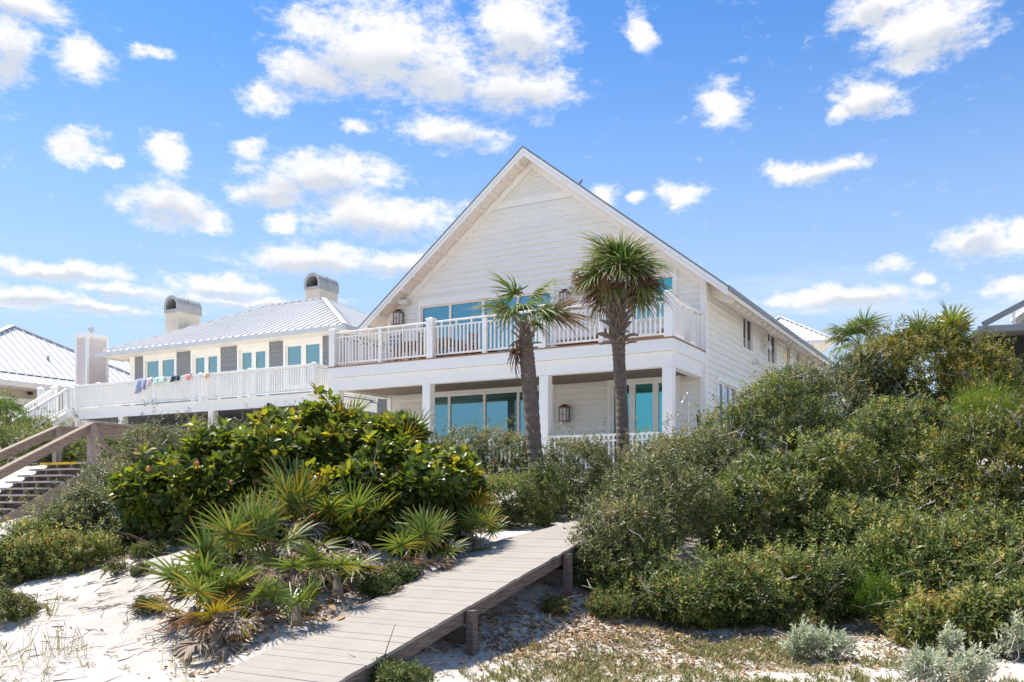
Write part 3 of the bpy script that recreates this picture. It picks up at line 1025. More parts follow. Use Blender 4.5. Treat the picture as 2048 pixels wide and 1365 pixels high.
def lantern(x, z, label):
    e = empty('wall_lantern', to_world(x, VW - .04, z - .26), ROT)
    tag(e, label, 'lantern', 'copper wall lanterns')
    w, h = .115, .36
    b = MB()
    for sx in (-1, 1):
        for yy in (-.255, -.045):
            b.box(sx * w - .012, sx * w + .012, yy - .012, yy + .012, .05, .05 + h)
    b.box(-w - .02, w + .02, -.275, -.025, .015, .05)
    b.box(-w - .02, w + .02, -.275, -.025, .05 + h, .075 + h)
    b.box(-.010, .010, -.262, -.250, .05, .05 + h)
    b.box(-w + .011, w - .011, -.262, -.250, .22, .236)
    b.build('lantern_frame', M['copper'], e)
    r = MB()
    z0 = .075 + h
    r.add([(-w - .035, -.29, z0), (w + .035, -.29, z0), (w + .035, -.01, z0), (-w - .035, -.01, z0), (-.05, -.20, z0 + .075), (.05, -.20, z0 + .075), (.05, -.10, z0 + .075), (-.05, -.10, z0 + .075)],
          [(0, 3, 2, 1), (4, 5, 6, 7), (0, 1, 5, 4), (1, 2, 6, 5), (2, 3, 7, 6), (3, 0, 4, 7)])
    r.box(-.075, .075, -.225, -.075, z0 + .075, z0 + .10)
    r.build('lantern_roof', M['copper'], e)
    MB().box(-w + .005, w - .005, -.245, -.055, .052, .05 + h - .002).build('lantern_glass', M['lantern_glass'], e)
    MB().box(-.05, .05, -.012, .03, .10, .42).box(-.015, .015, -.05, -.012, .38, .41).build('wall_bracket', M['black'], e)


lantern(-10.27, 5.98, 'copper lantern by the left end of the balcony sliding doors, below the speaker')
lantern(-4.20, 5.97, 'copper lantern on the upper wall between the two palm crowns')
lantern(-10.31, 2.60, 'copper lantern under the porch at its left end, half hidden by magnolia leaves')
lantern(-4.22, 2.56, 'copper lantern under the porch between the two palm trunks')

e = empty('wall_speaker', to_world(-10.06, VW - .03, 6.48), ROT)
tag(e, 'small pale outdoor speaker on the upper wall above the left lantern', 'speaker')
sp = MB()
sp.tube([(-.20, -.16, 0.03), (-.17, -.16, 0.03), (.15, -.16, -.02), (.20, -.16, -.02)], [.08, .11, .11, .08], 10)
sp.build('speaker_body', M['speaker'], e, smooth=False)
MB().box(-.03, .03, -.07, .02, -.03, .03).build('speaker_bracket', M['speaker'], e)

# the bird on the roof edge
bx = -3.56
e = bpy.data.objects.new('bird', None)
link(e, None, to_world(bx, YF + .12, rz(bx) + .0), (0, 0, ROT))
tag(e, 'small dark bird perched on the right slope of the gable', 'bird')
e.scale = (.55, .55, .55)
bd = MB()
bd.tube([(-.14, 0, .04), (-.09, 0, .06), (0, 0, .12), (.06, 0, .19), (.075, 0, .235), (.09, 0, .275), (.125, 0, .285), (.16, 0, .28)], [.006, .02, .055, .055, .035, .036, .018, .003], 8)
bd.tube([(.005, -.02, .1), (.01, -.02, .0)], .006, 5)
bd.tube([(.005, .02, .1), (.01, .02, .0)], .006, 5)
bd.build('bird_body', mat('grey_feather', (0.16, 0.15, 0.14), 0.8, 0.3, 30), e, smooth=True)


def chaise(x, y, rzz, label):
    e = empty('lounge_chair', to_world(x, y, ZD), ROT + rzz)
    tag(e, label, 'lounge chair', 'lounge chairs on the balcony')
    fr = MB()
    fr.box(-.32, .32, -.95, -.90, .20, .26)
    for s in (-1, 1):
        fr.box(s * .32 - .03, s * .32 + .03, -.95, .95, .20, .27)
    for k in range(9):
        fr.box(-.28, .28, -.86 + k * .13, -.79 + k * .13, .245, .265)
    fr.build('frame', M['teak'], e)
    for s in (-1, 1):
        for yy in (-.85, .85):
            MB().box(s * .32 - .029, s * .32 + .029, yy - .03, yy + .03, 0, .199).build('leg', M['teak'], e)
    MB().box(-.28, .28, -.9, .3, .271, .36).build('seat_cushion', M['cushion'], e, bevel=.02)
    bk = MB().prism([(-.28, .31, .29), (-.28, .86, .60), (-.28, .82, .68), (-.28, .29, .38)], (.56, 0, 0))
    bk.build('back_cushion', M['cushion'], e, bevel=.02)
    bs = MB().prism([(-.25, .90, .58), (-.25, .93, .60), (-.25, .80, .72), (-.25, .78, .69)], (.5, 0, 0))
    bs.build('back_rail', M['teak'], e)
    fr2 = MB().beam((-.26, .75, .25), (-.26, .66, .46), .04, .04).beam((.26, .75, .25), (.26, .66, .46), .04, .04)
    fr2.build('back_strut', M['teak'], e)


chaise(-2.75, 1.15, -PI / 2 - .05, 'grey cushioned wooden lounge chair with raised back on the balcony, between the palms')
chaise(-1.15, 1.55, -PI / 2 - .05, 'grey cushioned wooden lounge chair at the right end of the balcony, behind the tall palm')


def chair(x, y, rzz, label):
    e = empty('dining_chair', to_world(x, y, ZD), ROT + rzz)
    tag(e, label, 'chair', 'dining chairs on the balcony')
    MB().box(-.24, .24, -.24, .22, .42, .46).build('seat', M['teak'], e)
    for sx in (-1, 1):
        MB().box(sx * .22 - .02, sx * .22 + .02, -.24, -.20, 0, .419).build('leg', M['teak'], e)
        MB().box(sx * .22 - .02, sx * .22 + .02, .221, .261, 0, .92).build('leg', M['teak'], e)
        MB().box(sx * .25 - .025, sx * .25 + .025, -.24, .22, .62, .65).build('armrest', M['teak'], e)
    b = MB()
    for zz in (.56, .68, .80):
        b.box(-.20, .20, .23, .25, zz, zz + .07)
    b.build('backrest', M['cushion'], e)


e = empty('dining_table', to_world(-8.35, 1.45, ZD), ROT)
tag(e, 'long weathered wooden dining table behind the left half of the balcony railing', 'table')
for k in range(6):
    MB().box(-1.05, 1.05, -.48 + k * .163, -.33 + k * .163, .71, .745).build('table_slat', M['teak'], e)
MB().box(-.98, .98, -.42, .42, .62, .708).build('apron', M['teak'], e)
for sx in (-1, 1):
    for sy in (-1, 1):
        MB().box(sx * .92 - .045, sx * .92 + .045, sy * .38 - .045, sy * .38 + .045, 0, .619).build('leg', M['teak'], e)
for i, (x, y, r, lb) in enumerate(((-8.95, .82, PI, 'wooden dining chair on the near side of the balcony table, left one'), (-7.85, .82, PI, 'wooden dining chair on the near side of the balcony table, right one'),
                                   (-8.95, 2.15, 0, 'wooden dining chair on the far side of the balcony table, left one'), (-7.85, 2.15, 0, 'wooden dining chair on the far side of the balcony table, right one'),
                                   (-6.95, 1.45, -PI / 2, 'wooden dining chair at the right end of the balcony table'))):
    chair(x, y, r, lb)

# outdoor shower and black post beside the porch
e = empty('outdoor_shower', to_world(.55, -.35, gz(*to_world(.55, -.35, 0)[:2])), ROT)
tag(e, 'slim steel outdoor shower pipe with hooked head at the right porch corner', 'shower')
top = 2.62 - e.location.z
MB().tube([(0, 0, 0), (0, 0, top - .25), (-.01, 0, top - .08), (-.05, 0, top), (-.10, 0, top - .06), (-.14, 0, top - .20)], .016, 8).build('pipe', M['steel'], e, smooth=True)
MB().tube([(-.14, 0, top - .20), (-.155, 0, top - .25)], [.025, .05], 10).build('shower_head', M['steel'], e)
MB().tube([(.0, -.02, top - .26), (.06, -.02, top - .30)], .018, 6).build('tap', M['steel'], e)
e = empty('garden_lamp', to_world(.83, -.45, gz(*to_world(.83, -.45, 0)[:2])), ROT)
tag(e, 'thin black garden lamp post among the shrubs at the right porch corner', 'lamp post')
top = 2.15 - e.location.z
MB().tube([(0, 0, 0), (0, 0, top - .28)], .035, 8).build('pole', M['black'], e)
MB().lathe([(.03, 0), (.055, .03), (.06, .16), (.07, .18), (.03, .24), (.012, .30)], (0, 0, top - .28), 10).build('lamp_head', M['black'], e)

# ------------------------------------------------------------------ the grey neighbour with the long white deck
G0 = (-7.128, 33.0)
grey = empty('grey_house', (G0[0], G0[1], 0), ROT)
tag(grey, 'grey sided neighbour house with white hip roof, arched chimneys and a long white deck', 'house')
GZD = 3.85
GV = 3.2
gl_, gr_, gzt = -13.75, -1.3, 6.78
gw = MB()
gw.box(gl_ + .06, gr_ - .06, GV + .06, 12.4, 1.0, gzt - .05)
gwall = gw.build('wall', M['grey_siding'], grey)
GD = [(-12.72, -10.82), (-9.65, -8.10), (-6.85, -5.30), (-4.25, -2.42)]
gops = [(a - .13, b_ + .13, 0 if i in (1, 2) else 4.55, 6.62) for i, (a, b_) in enumerate(GD)]
siding(gwall, 'front', GV, GZD, 6.74, 0.20, lambda z: (gl_ + .3, gr_), gops, M['grey_siding'], thick=0.06, lip=0.018)
siding(gwall, 'right', gr_, 1.2, 6.74, 0.20, lambda z: (GV + .02, 12.4), [(3.9, 4.9, 2.1, 3.3), (5.4, 6.6, 2.3, 3.3)], M['grey_siding'], thick=0.06, lip=0.018)
for a, b_ in ((3.9, 4.9), (5.4, 6.6)):
    window(grey, 'right', gr_, a + .1, b_ - .1, 2.15, 3.2, [(a + .15, b_ - .15)], M['grey_glass'], casing=.1)
MB().box(gl_ - .02, gl_ + .30, GV - .03, GV + .3, GZD, 6.75).build('corner_post', M['trim'], grey)
for i, (a, b_) in enumerate(GD):
    mid = (a + b_) / 2
    if i in (1, 2):
        pan = [(a + .12, mid - .12), (mid + .12, b_ - .12)]
        window(grey, 'front', GV, a, b_, GZD + .02, 6.36, pan, M['aqua'], casing=.13, head=.24, sill=False, frame=.13, name='french_door')
    else:
        pan = [(a + .07, mid - .13), (mid + .13, b_ - .07)]
        window(grey, 'front', GV, a, b_, 4.62, 6.36, pan, M['aqua'], casing=.13, head=.24, frame=.07)
# deck
dk = MB()
dk.box(-13.3, .08, -.08, GV - .06, GZD - .06, GZD)
dk.build('deck_floor', M['trim'], grey)
df = MB()
df.box(-13.24, .02, -.02, .04, GZD - .42, GZD - .062)
df.box(-.04, .02, .042, GV + .5, GZD - .42, GZD - .062)
df.box(-13.24, -13.18, .042, GV - .1, GZD - .42, GZD - .062)
df.build('deck_fascia', M['trim'], grey)
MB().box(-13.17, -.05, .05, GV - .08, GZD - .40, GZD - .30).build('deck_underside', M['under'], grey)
pm = MB().box(-.13, .13, -.13, .13, 0.9, GZD - .42).mesh('deck_pier', M['trim'])
for x in (-10.4, -5.2, -.14): inst('deck_pier', pm, grey, (x, .16, 0))
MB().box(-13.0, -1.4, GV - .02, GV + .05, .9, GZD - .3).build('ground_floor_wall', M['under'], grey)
# louvred screen under the right end of the deck
lv = MB()
for a in (.55, 1.05, 1.55, 2.05, 2.55):
    lv.box(-.12, -.06, a - .05, a + .05, 1.0, GZD - .43)
sc_o = lv.build('louvre_screen', M['trim'], grey)
lm = MB().prism([(-.11, 0, 0), (-.07, 0, .03), (-.07, 0, .045), (-.11, 0, .015)], (0, .40, 0)).mesh('louvre', M['siding'])
for a in (.60, 1.10, 1.60, 2.10):
    for k in range(14): inst('louvre', lm, sc_o, (0, a, 2.35 + k * .075))
RLG = [(0.10, 0.07, 0.05), (0.93, 0.045, 0.05), (1.01, 0.07, 0.12)]
railing(grey, (-13.18, 0.03), (0, .03), GZD, 0.96, [0.0, 1.40, 4.66, 7.45, 10.06, 13.18], 0.115, 0.05, 0.13, RLG, M['trim'], name='deck_railing', post_h=1.08)
railing(grey, (0, .03), (0, GV + .5), GZD, 0.96, [0.0, 3.6], 0.115, 0.05, 0.12, RLG, M['trim'], name='deck_railing', post_h=1.02)
railing(grey, (-13.18, .03), (-13.18, 2.2), GZD, 0.96, [0.0, 2.1], 0.115, 0.05, 0.12, RLG, M['trim'], name='deck_railing', post_h=1.08)
# hip roof with standing seams
ev, ez = 2.3, 6.74
eL, eR = -14.88, -0.47
bk = 13.3
rL, rR, rv, rzz = (-9.6), (-6.2), 7.8, 9.38
A_, B_, C_, D_ = (eL, ev, ez), (eR, ev, ez), (eR, bk, ez), (eL, bk, ez)
R0, R1 = (rL, rv, rzz), (rR, rv, rzz)
roof_face(grey, A_, B_, R0, R1, M['roof_white'], 0.42)
roof_face(grey, B_, C_, R1, R1, M['roof_white'], 0.42)
roof_face(grey, C_, D_, R1, R0, M['roof_white'], 1.2)
roof_face(grey, D_, A_, R0, R0, M['roof_white'], 0.6)
rc = MB()
for p, q in ((A_, R0), (B_, R1), (R0, R1), (C_, R1), (D_, R0)):
    p, q = Vector(p) + Vector((0, 0, .03)), Vector(q) + Vector((0, 0, .03))
    rc.beam(p, q, .20, .03)
rc.build('ridge_cap', M['roof_white'], grey)
gt = MB()
gt.box(eL - .02, eR + .02, ev - .10, ev - .002, ez - .20, ez - .015)
gt.box(eR + .002, eR + .10, ev - .10, bk, ez - .20, ez - .015)
gt.box(eL - .10, eL - .021, ev - .10, bk, ez - .20, ez - .015)
gt.build('gutter', M['gutter'], grey)
sf = MB()
sf.box(eL, eR, ev, GV - .005, ez - .17, ez - .10)
sf.box(eL, gl_ - .025, GV - .004, bk, ez - .17, ez - .10)
sf.box(gr_ + .03, eR, GV - .004, bk, ez - .17, ez - .10)
sf.build('eave_soffit', M['soffit'], grey)
br = MB()
for k in range(3):
    br.beam((eL + .15, GV + .4 + k * .8, ez - .14), (gl_ - .02, GV + .4 + k * .8, ez - .55), .06, .08)
br.build('eave_bracket', M['trim'], grey)


def arch_chimney(x0, x1, y0, y1, z0, z1, ztop):
    c = MB().box(x0, x1, y0, y1, z0, z1).build('chimney', M['stucco'], grey)
    w = (x1 - x0) / 2 + .05
    cx = (x0 + x1) / 2
    outer, inner = [], []
    n = 12
    zc = ztop - w
    wi = w - .14
    ya, yb = y0 - .05, y1 + .05
    prof = [(-w, z1)] + [(-w * math.cos(PI * k / n), zc + w * math.sin(PI * k / n)) for k in range(n + 1)] + [(w, z1)]
    ip = [(-wi, z1 + .14)] + [(-wi * math.cos(PI * k / n), zc + wi * math.sin(PI * k / n)) for k in range(n + 1)] + [(wi, z1 + .14)]
    m_ = MB()
    vs, fs = [], []
    N_ = len(prof)
    for yy, pf in ((ya, prof), (ya, ip), (yb, ip), (yb, prof)):
        vs += [(cx + p[0], yy, p[1]) for p in pf]
    for r0, r1 in ((0, 1), (1, 2), (2, 3), (3, 0)):
        for k in range(N_):
            k2 = (k + 1) % N_
            fs.append((r0 * N_ + k, r0 * N_ + k2, r1 * N_ + k2, r1 * N_ + k))
    m_.add(vs, fs)
    m_.build('chimney_hood', M['hood'], c)
    MB().box(cx - wi - .02, cx + wi + .02, (ya + yb) / 2 - .02, (ya + yb) / 2 + .02, z1 + .1, ztop - .12).build('hood_shade_sheet', M['dark'], c)  # black sheet standing in for the shaded inside of the hood


arch_chimney(-13.55, -12.68, 5.0, 6.35, 6.6, 8.92, 9.72)
arch_chimney(-7.85, -6.95, 8.4, 9.7, 8.0, 10.05, 10.85)
# white stair down from a landing at the left end of the deck, towards the viewer
stair = MB()
stair.box(-15.75, -13.31, -.08, 1.25, GZD - .30, GZD - .02)
for k in range(11):
    stair.box(-14.72, -13.83, -.10 - (k + 1) * .27, .17 - (k + 1) * .27 + .02, GZD - .20 - k * .175 - .05, GZD - .20 - k * .175)
so_ = stair.build('deck_stair', M['trim'], grey)
pmh = MB().box(-.10, .10, -.10, .10, -1.6, 1.06).add([(-.12, -.12, 1.06), (.12, -.12, 1.06), (.12, .12, 1.06), (-.12, .12, 1.06), (0, 0, 1.16)], [(0, 1, 4), (1, 2, 4), (2, 3, 4), (3, 0, 4), (3, 2, 1, 0)]).mesh('post', M['trim'])
bm_ = MB().box(-.024, .024, -.024, .024, .10, .93).mesh('baluster', M['trim'])
for xx in (-13.80, -14.75):
    r = MB()
    r.beam((xx, .0, GZD + .93), (xx, -2.75, GZD - .85), .09, .09)
    r.beam((xx, .0, GZD + .10), (xx, -2.75, GZD - 1.68), .05, .07)
    r.prism([(xx - .02, .0, GZD - .05), (xx - .02, -2.75, GZD - 1.83), (xx - .02, -2.75, GZD - 2.12), (xx - .02, .0, GZD - .36)], (.04, 0, 0))
    r.build('stair_rail', M['trim'], so_)
    for k in range(20):
        y_ = -.16 - k * .13
        inst('baluster', bm_, so_, (xx, y_, GZD + y_ * .647))
    inst('post', pmh, so_, (xx, .05, GZD))
    inst('post', pmh, so_, (xx, -2.8, GZD - 1.80))
inst('post', pmh, so_, (-15.7, .05, GZD))
MB().box(-15.65, -14.8, 0, .07, GZD + .88, GZD + .96).box(-15.65, -14.8, .01, .06, GZD + .08, GZD + .14).box(-13.72, -13.3, 0, .07, GZD + .88, GZD + .96).box(-13.72, -13.3, .01, .06, GZD + .08, GZD + .14).build('landing_rail', M['trim'], so_)
for xx in (-15.5, -15.37, -15.24, -15.11, -14.98, -14.85, -13.66, -13.53, -13.40): inst('baluster', bm_, so_, (xx, .035, GZD))


# washing hung over the deck rail
def towel(x0, x1, drop, back, c1, c2, label, stripes=False, seed=0):
    e = empty('towel', to_world(x0, .03, GZD + 1.05, G0, ROT), ROT)
    tag(e, label, 'towel', 'washing over the grey house deck rail')
    rr = random.Random(seed)
    prof = [(-.095 - .02, -drop)] + [(-.09, -drop * (1 - k / 5)) for k in range(1, 5)] + [(-.085, -.02), (-.06, .015), (0, .028), (.06, .015), (.085, -.02), (.09, -back * .5), (.095, -back)]
    nx_ = 10
    vs = []
    ph = rr.random() * 6
    for i in range(nx_ + 1):
        s = i / nx_
        for (yy, z) in prof:
            hang = max(0, -z)
            vs.append(((x1 - x0) * s + hang * .15 * (rr.random() - .5) - hang * .12 * (s - .5), yy - hang * .14 * (math.sin(s * 9 + ph) + .8) * (1 if yy < 0 else -.6), z * (1 + .18 * math.sin(s * 5 + ph))))
    k = len(prof)
    fs = [(i * k + j, (i + 1) * k + j, (i + 1) * k + j + 1, i * k + j + 1) for i in range(nx_) for j in range(k - 1)]
    m_, N_, L_, b_ = base_mat('cloth_' + str(seed))
    b_.inputs['Roughness'].default_value = .9
    tc_ = N_.new('ShaderNodeTexCoord')
    w = N_.new('ShaderNodeTexWave')
    w.inputs['Scale'].default_value = 9 if stripes else 2.2
    w.inputs['Distortion'].default_value = .3 if stripes else 6
    L_.new(tc_.outputs['Object'], w.inputs['Vector'])
    rp = N_.new('ShaderNodeValToRGB')
    rp.color_ramp.elements[0].position = .42
    rp.color_ramp.elements[1].position = .58
    rp.color_ramp.elements[0].color = (*c1, 1)
    rp.color_ramp.elements[1].color = (*c2, 1)
    L_.new(w.outputs['Fac'], rp.inputs[0])
    L_.new(rp.outputs[0], b_.inputs['Base Color'])
    me = MB().add(vs, fs).mesh('cloth', m_, smooth=True)
    o = inst('cloth', me, e)
    md = o.modifiers.new('thickness', 'SOLIDIFY')
    md.thickness = .012


towel(-9.30, -8.72, .50, .3, (.13, .17, .36), (.55, .57, .66), 'blue and white striped towel over the deck rail of the grey house', True, 1)
towel(-8.68, -8.40, .28, .25, (.62, .48, .56), (.75, .68, .72), 'small lilac cloth beside the striped towel on the deck rail', False, 2)
towel(-8.25, -7.62, .22, .3, (.80, .80, .78), (.25, .60, .45), 'white towel with a green edge over the deck rail', False, 3)
towel(-7.28, -6.80, .20, .25, (.015, .02, .05), (.03, .06, .10), 'dark navy swimsuit over the deck rail', False, 4)
towel(-6.50, -6.20, .20, .2, (.75, .22, .22), (.82, .45, .42), 'coral pink swimsuit over the deck rail', False, 5)
towel(-5.42, -5.22, .19, .2, (.72, .38, .24), (.80, .58, .46), 'small peach cloth rightmost on the deck rail', False, 6)

# closed white parasol in front of the grey deck
pp = P(537, 806, 30)
e = empty('closed_parasol', (pp.x, pp.y, gz(pp.x, pp.y)))
tag(e, 'closed white parasol with black cap rising above the hedge before the grey deck', 'parasol')
hh_ = pp.z - e.location.z
MB().tube([(0, 0, 0), (0, 0, hh_ - .1)], .025, 8).build('pole', M['steel'], e)
cn = MB()
n = 14
prof = [(.10, hh_ - 1.5), (.30, hh_ - .95), (.27, hh_ - .7), (.13, hh_ - .28), (.06, hh_ - .14)]
vs, fs = [], []
for r_, z_ in prof:
    for k in range(n):
        rr_ = r_ * (1 + (.22 if k % 2 else -.15))
        vs.append((rr_ * math.cos(2 * PI * k / n), rr_ * math.sin(2 * PI * k / n), z_))
for i in range(len(prof) - 1):
    for k in range(n): fs.append((i * n + k, i * n + (k + 1) % n, (i + 1) * n + (k + 1) % n, (i + 1) * n + k))
cn.add(vs, fs).build('canopy', M['trim'], e)
MB().lathe([(.07, hh_ - .15), (.06, hh_ - .02), (.02, hh_)], (0, 0, 0), 8).build('cap', M['black'], e)

# ------------------------------------------------------------------ far-left house, seen behind the white stair
L0 = (-23.75, 46.0)
fl_h = empty('white_roofed_house', (L0[0], L0[1], 0), ROT)
tag(fl_h, 'beige house at the left edge with white standing-seam hip roof and glazed doors', 'house')
# local x: outwards (right), y: back
ex, ezz = 0.0, 5.82
bx_, bz_ = -0.95, 6.30
y0, y1 = -4.6, 9.0
apx, apz, ay = -5.0, 9.45, 1.86
roof_face(fl_h, (ex, y0 - .5, ezz), (ex, y1, ezz), (bx_, y0, bz_), (bx_, y1, bz_), M['roof_white'], .45)
roof_face(fl_h, (bx_ - .0, y0, bz_ + .06), (bx_ - .0, y1 + .5, bz_ + .06), (apx, ay, apz), (apx, ay + .05, apz), M['roof_white'], .45)
roof_face(fl_h, (bx_ - 8.2, y0, bz_ + .06), (bx_, y0, bz_ + .06), (apx, ay, apz), (apx, ay, apz), M['roof_white'], .45)
roof_face(fl_h, (bx_ - 8.2, y0, bz_ + .06), (bx_ - 8.2, y1 + .5, bz_ + .06), (apx, ay, apz), (apx, ay + .05, apz), M['roof_white'], .9)
rc = MB()
rc.beam((bx_, y0, bz_ + .1), (apx, ay, apz + .05), .30, .04)
rc.beam((bx_, y1 + .5, bz_ + .1), (apx, ay, apz + .05), .22, .04)
rc.build('ridge_cap', M['roof_white'], fl_h)
MB().box(bx_ - .02, bx_ + .05, y0, y1, bz_ - .02, bz_ + .05).build('roof_flashing', M['roof_main'], fl_h)
# rear wing with its own hip
roof_face(fl_h, (-3.0, 6.0, 7.3), (-3.0, 17.0, 7.3), (-7.0, 8.5, 9.35), (-7.0, 12.0, 9.35), M['roof_white'], .5)
roof_face(fl_h, (-11.0, 6.0, 7.3), (-3.0, 6.0, 7.3), (-7.0, 8.5, 9.35), (-7.0, 8.5, 9.35), M['roof_white'], .5)
roof_face(fl_h, (-3.0, 17.0, 7.3), (-11.0, 17.0, 7.3), (-7.0, 12.0, 9.35), (-7.0, 12.0, 9.35), M['roof_white'], .5)
MB().box(-10.5, -3.3, 6.3, 16.6, .8, 7.25).build('rear_wall', M['beige_wall'], fl_h)
MB().box(-.12, .02, y0 - .5, y1, ezz - .26, ezz - .03).build('eave_fascia', M['soffit'], fl_h)
MB().box(-1.8, -.125, y0 - .5, y1, ezz - .2, ezz - .12).build('porch_ceiling', M['soffit'], fl_h)
MB().box(-9.0, -1.83, y0 + .4, y1, .8, 6.2).build('wall', M['beige_wall'], fl_h)
cm = MB().box(-.16, .16, -.16, .16, .8, 5.55).mesh('porch_post', M['trim'])
for yy in (-3.6, .95, 5.0): inst('porch_post', cm, fl_h, (-.35, yy, 0))
for k, yy in enumerate((-2.30, -1.18, -.12)):
    window(fl_h, 'right', -1.75, yy, yy + .98, 3.0, 5.05, [(yy + .17, yy + .47), (yy + .51, yy + .81)], M['grey_glass'], casing=.06, head=.12, sill=False, frame=.16, name='french_door')
MB().box(-1.76, -1.60, .62, .82, 5.42, 5.56).build('camera_box', M['black'], fl_h)
MB().lathe([(.11, 0), (.09, .12), (.03, .34)], (-2.4, 2.2, 7.38), 10).build('roof_vent', M['hood'], fl_h)

# the pale pink sided chimney stack in front of it
c0 = P(174, 720, 43.5)
ch = empty('chimney_stack', (c0.x, c0.y, 0), ROT)
tag(ch, 'tall pale pink sided chimney stack with white corner boards left of the grey house', 'chimney')
cc_ = MB().box(-.84, -.04, .04, 1.13, .9, 7.75).build('stack_core', M['pink_siding'], ch)
siding(cc_, 'front', .04, 1.2, 7.70, .165, lambda z: (-.80, -.08), [], M['pink_siding'], thick=.03, lip=.02)
siding(cc_, 'right', -.04, 1.2, 7.70, .165, lambda z: (.09, 1.10), [], M['pink_siding'], thick=.03, lip=.02)
tb = MB()
for (xa, ya_) in ((-.88, .0), (-.12, -.0), (-.12, 1.05)):
    tb.box(xa, xa + .125, ya_, ya_ + .125, .9, 7.72)
tb.box(-.90, .03, -.025, 1.20, 7.72, 7.92)
tb.build('corner_board', M['trim'], ch)
MB().lathe([(.10, 7.92), (.10, 8.05), (.14, 8.06), (.14, 8.28), (.10, 8.30)], (-.45, .55, 0), 14).build('flue', M['steel'], ch)

# white picket fence low at the left edge
fp = P(-40, 850, 40)
fq = P(70, 846, 37)
fe = empty('picket_fence', (fp.x, fp.y, 0))
tag(fe, 'low white picket fence at the left edge below the white stair', 'fence')
d_f = Vector((fq.x - fp.x, fq.y - fp.y, 0))
an = math.atan2(d_f.y, d_f.x)
fe.rotation_euler = (0, 0, an)
zf = 2.35
MB().box(0, d_f.length, -.03, .03, zf + .75, zf + .85).box(0, d_f.length, -.03, .03, zf + .1, zf + .2).build('rail', M['trim'], fe)
pk = MB().box(-.03, .03, -.02, .02, zf - 1.2, zf + .75).mesh('picket', M['trim'])
for k in range(int(d_f.length / .14)): inst('picket', pk, fe, (k * .14 + .07, 0, 0))
ps = MB().box(-.08, .08, -.08, .08, zf - 1.4, zf + 1.0).mesh('post', M['trim'])
for k in (0.05, d_f.length - .05): inst('post', ps, fe, (k, 0, 0))

# ------------------------------------------------------------------ white-roofed tower house behind
bk0 = P(1668, 678, 50)
bh = empty('rear_house', (bk0.x, bk0.y, 0), math.radians(-9))
tag(bh, 'distant house with bright white ribbed hip roof behind the right eave of the beach house', 'house')
zb_ = 8.72
W_, D2 = 5.2, 5.6
apx_ = (-W_ / 2 + .1, D2 / 2, 10.55)
roof_face(bh, (-W_, 0, zb_), (0, 0, zb_), (apx_[0] - .12, apx_[1], apx_[2]), (apx_[0] + .12, apx_[1], apx_[2]), M['roof_white'], .22, seam=(.05, .05))
roof_face(bh, (0, 0, zb_), (0, D2, zb_), apx_, apx_, M['roof_white'], .22, seam=(.05, .05))
roof_face(bh, (-W_, D2, zb_), (-W_, 0, zb_), apx_, apx_, M['roof_white'], .3)
roof_face(bh, (0, D2, zb_), (-W_, D2, zb_), apx_, apx_, M['roof_white'], .3)
rc = MB()
for p in ((0, 0, zb_), (-W_, 0, zb_), (0, D2, zb_)):
    rc.beam(Vector(p) + Vector((0, 0, .05)), Vector(apx_) + Vector((0, 0, .06)), .22, .05)
rc.build('ridge_cap', M['roof_white'], bh)
MB().box(-W_ + .02, -.02, .02, D2 - .02, zb_ - .16, zb_ - .05).build('eave_soffit', M['soffit'], bh)
MB().box(-W_ - .03, .03, -.05, .0, zb_ - .18, zb_ - .02).box(.0, .05, -.05, D2, zb_ - .18, zb_ - .02).build('eave_fascia', M['trim'], bh)
bw_ = MB().box(-W_ + .9, -.9, .9, D2 - .9, .8, zb_ - .16).build('wall', M['siding'], bh)
for k in range(12):
    MB().box(-W_ + .9, -.9, .86, .905, zb_ - .35 - k * .2, zb_ - .19 - k * .2).build('siding_board', M['siding'], bw_)
MB().box(-1.75, -1.05, .82, .855, 6.9, 8.3).build('window', M['shade'], bh)

# ------------------------------------------------------------------ dark building at the right edge
rb0 = P(1960, 640, 25)
rb = empty('dark_building', (rb0.x, rb0.y, 0), math.radians(-16))
tag(rb, 'dark shaded building behind the shrubs at the right edge with a thin eave and bracing', 'building')
zE = 4.62
M['black_wall'] = mat('shade_black_cladding', (0.012, 0.012, 0.013), 0.85, 0.2, 4.0)  # wall colour taken to near-black to paint its shade
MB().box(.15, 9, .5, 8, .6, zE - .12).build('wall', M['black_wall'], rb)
ee = MB().box(-.1, 9.2, -.3, 8.2, zE - .12, zE + .02).build('eave', M['roof_main'], rb)
MB().box(-.12, 9.22, -.34, -.302, zE - .10, zE + .05).build('eave_edge', M['roof_main'], rb)
MB().beam((0.05, -.1, zE + .12), (1.75, -.1, zE + 1.02), .10, .15).build('rake_beam', M['roof_main'], rb)
MB().box(.78, .84, -.13, -.07, zE + .03, zE + .47).build('strut', M['trim'], rb)
MB().tube([(1.18, -.1, zE + .72), (1.15, -.1, zE + 1.0), (1.08, -.1, zE + 1.62)], [.02, .008, .006], 6).build('antenna', M['steel'], rb)
MB().box(1.22, 3.0, .2, 2.2, zE + .55, zE + .66).box(1.36, 3.0, .3, 2.2, zE + .46, zE + .548).build('upper_eave', M['trim'], rb)
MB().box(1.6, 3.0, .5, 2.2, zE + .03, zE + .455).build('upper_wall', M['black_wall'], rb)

# ------------------------------------------------------------------ the boardwalk over the dune
bo = empty('boardwalk', (BW_O[0], BW_O[1], 0), ROT)
tag(bo, 'pale grey plank boardwalk ramp climbing over the dune to the beach house', 'boardwalk')


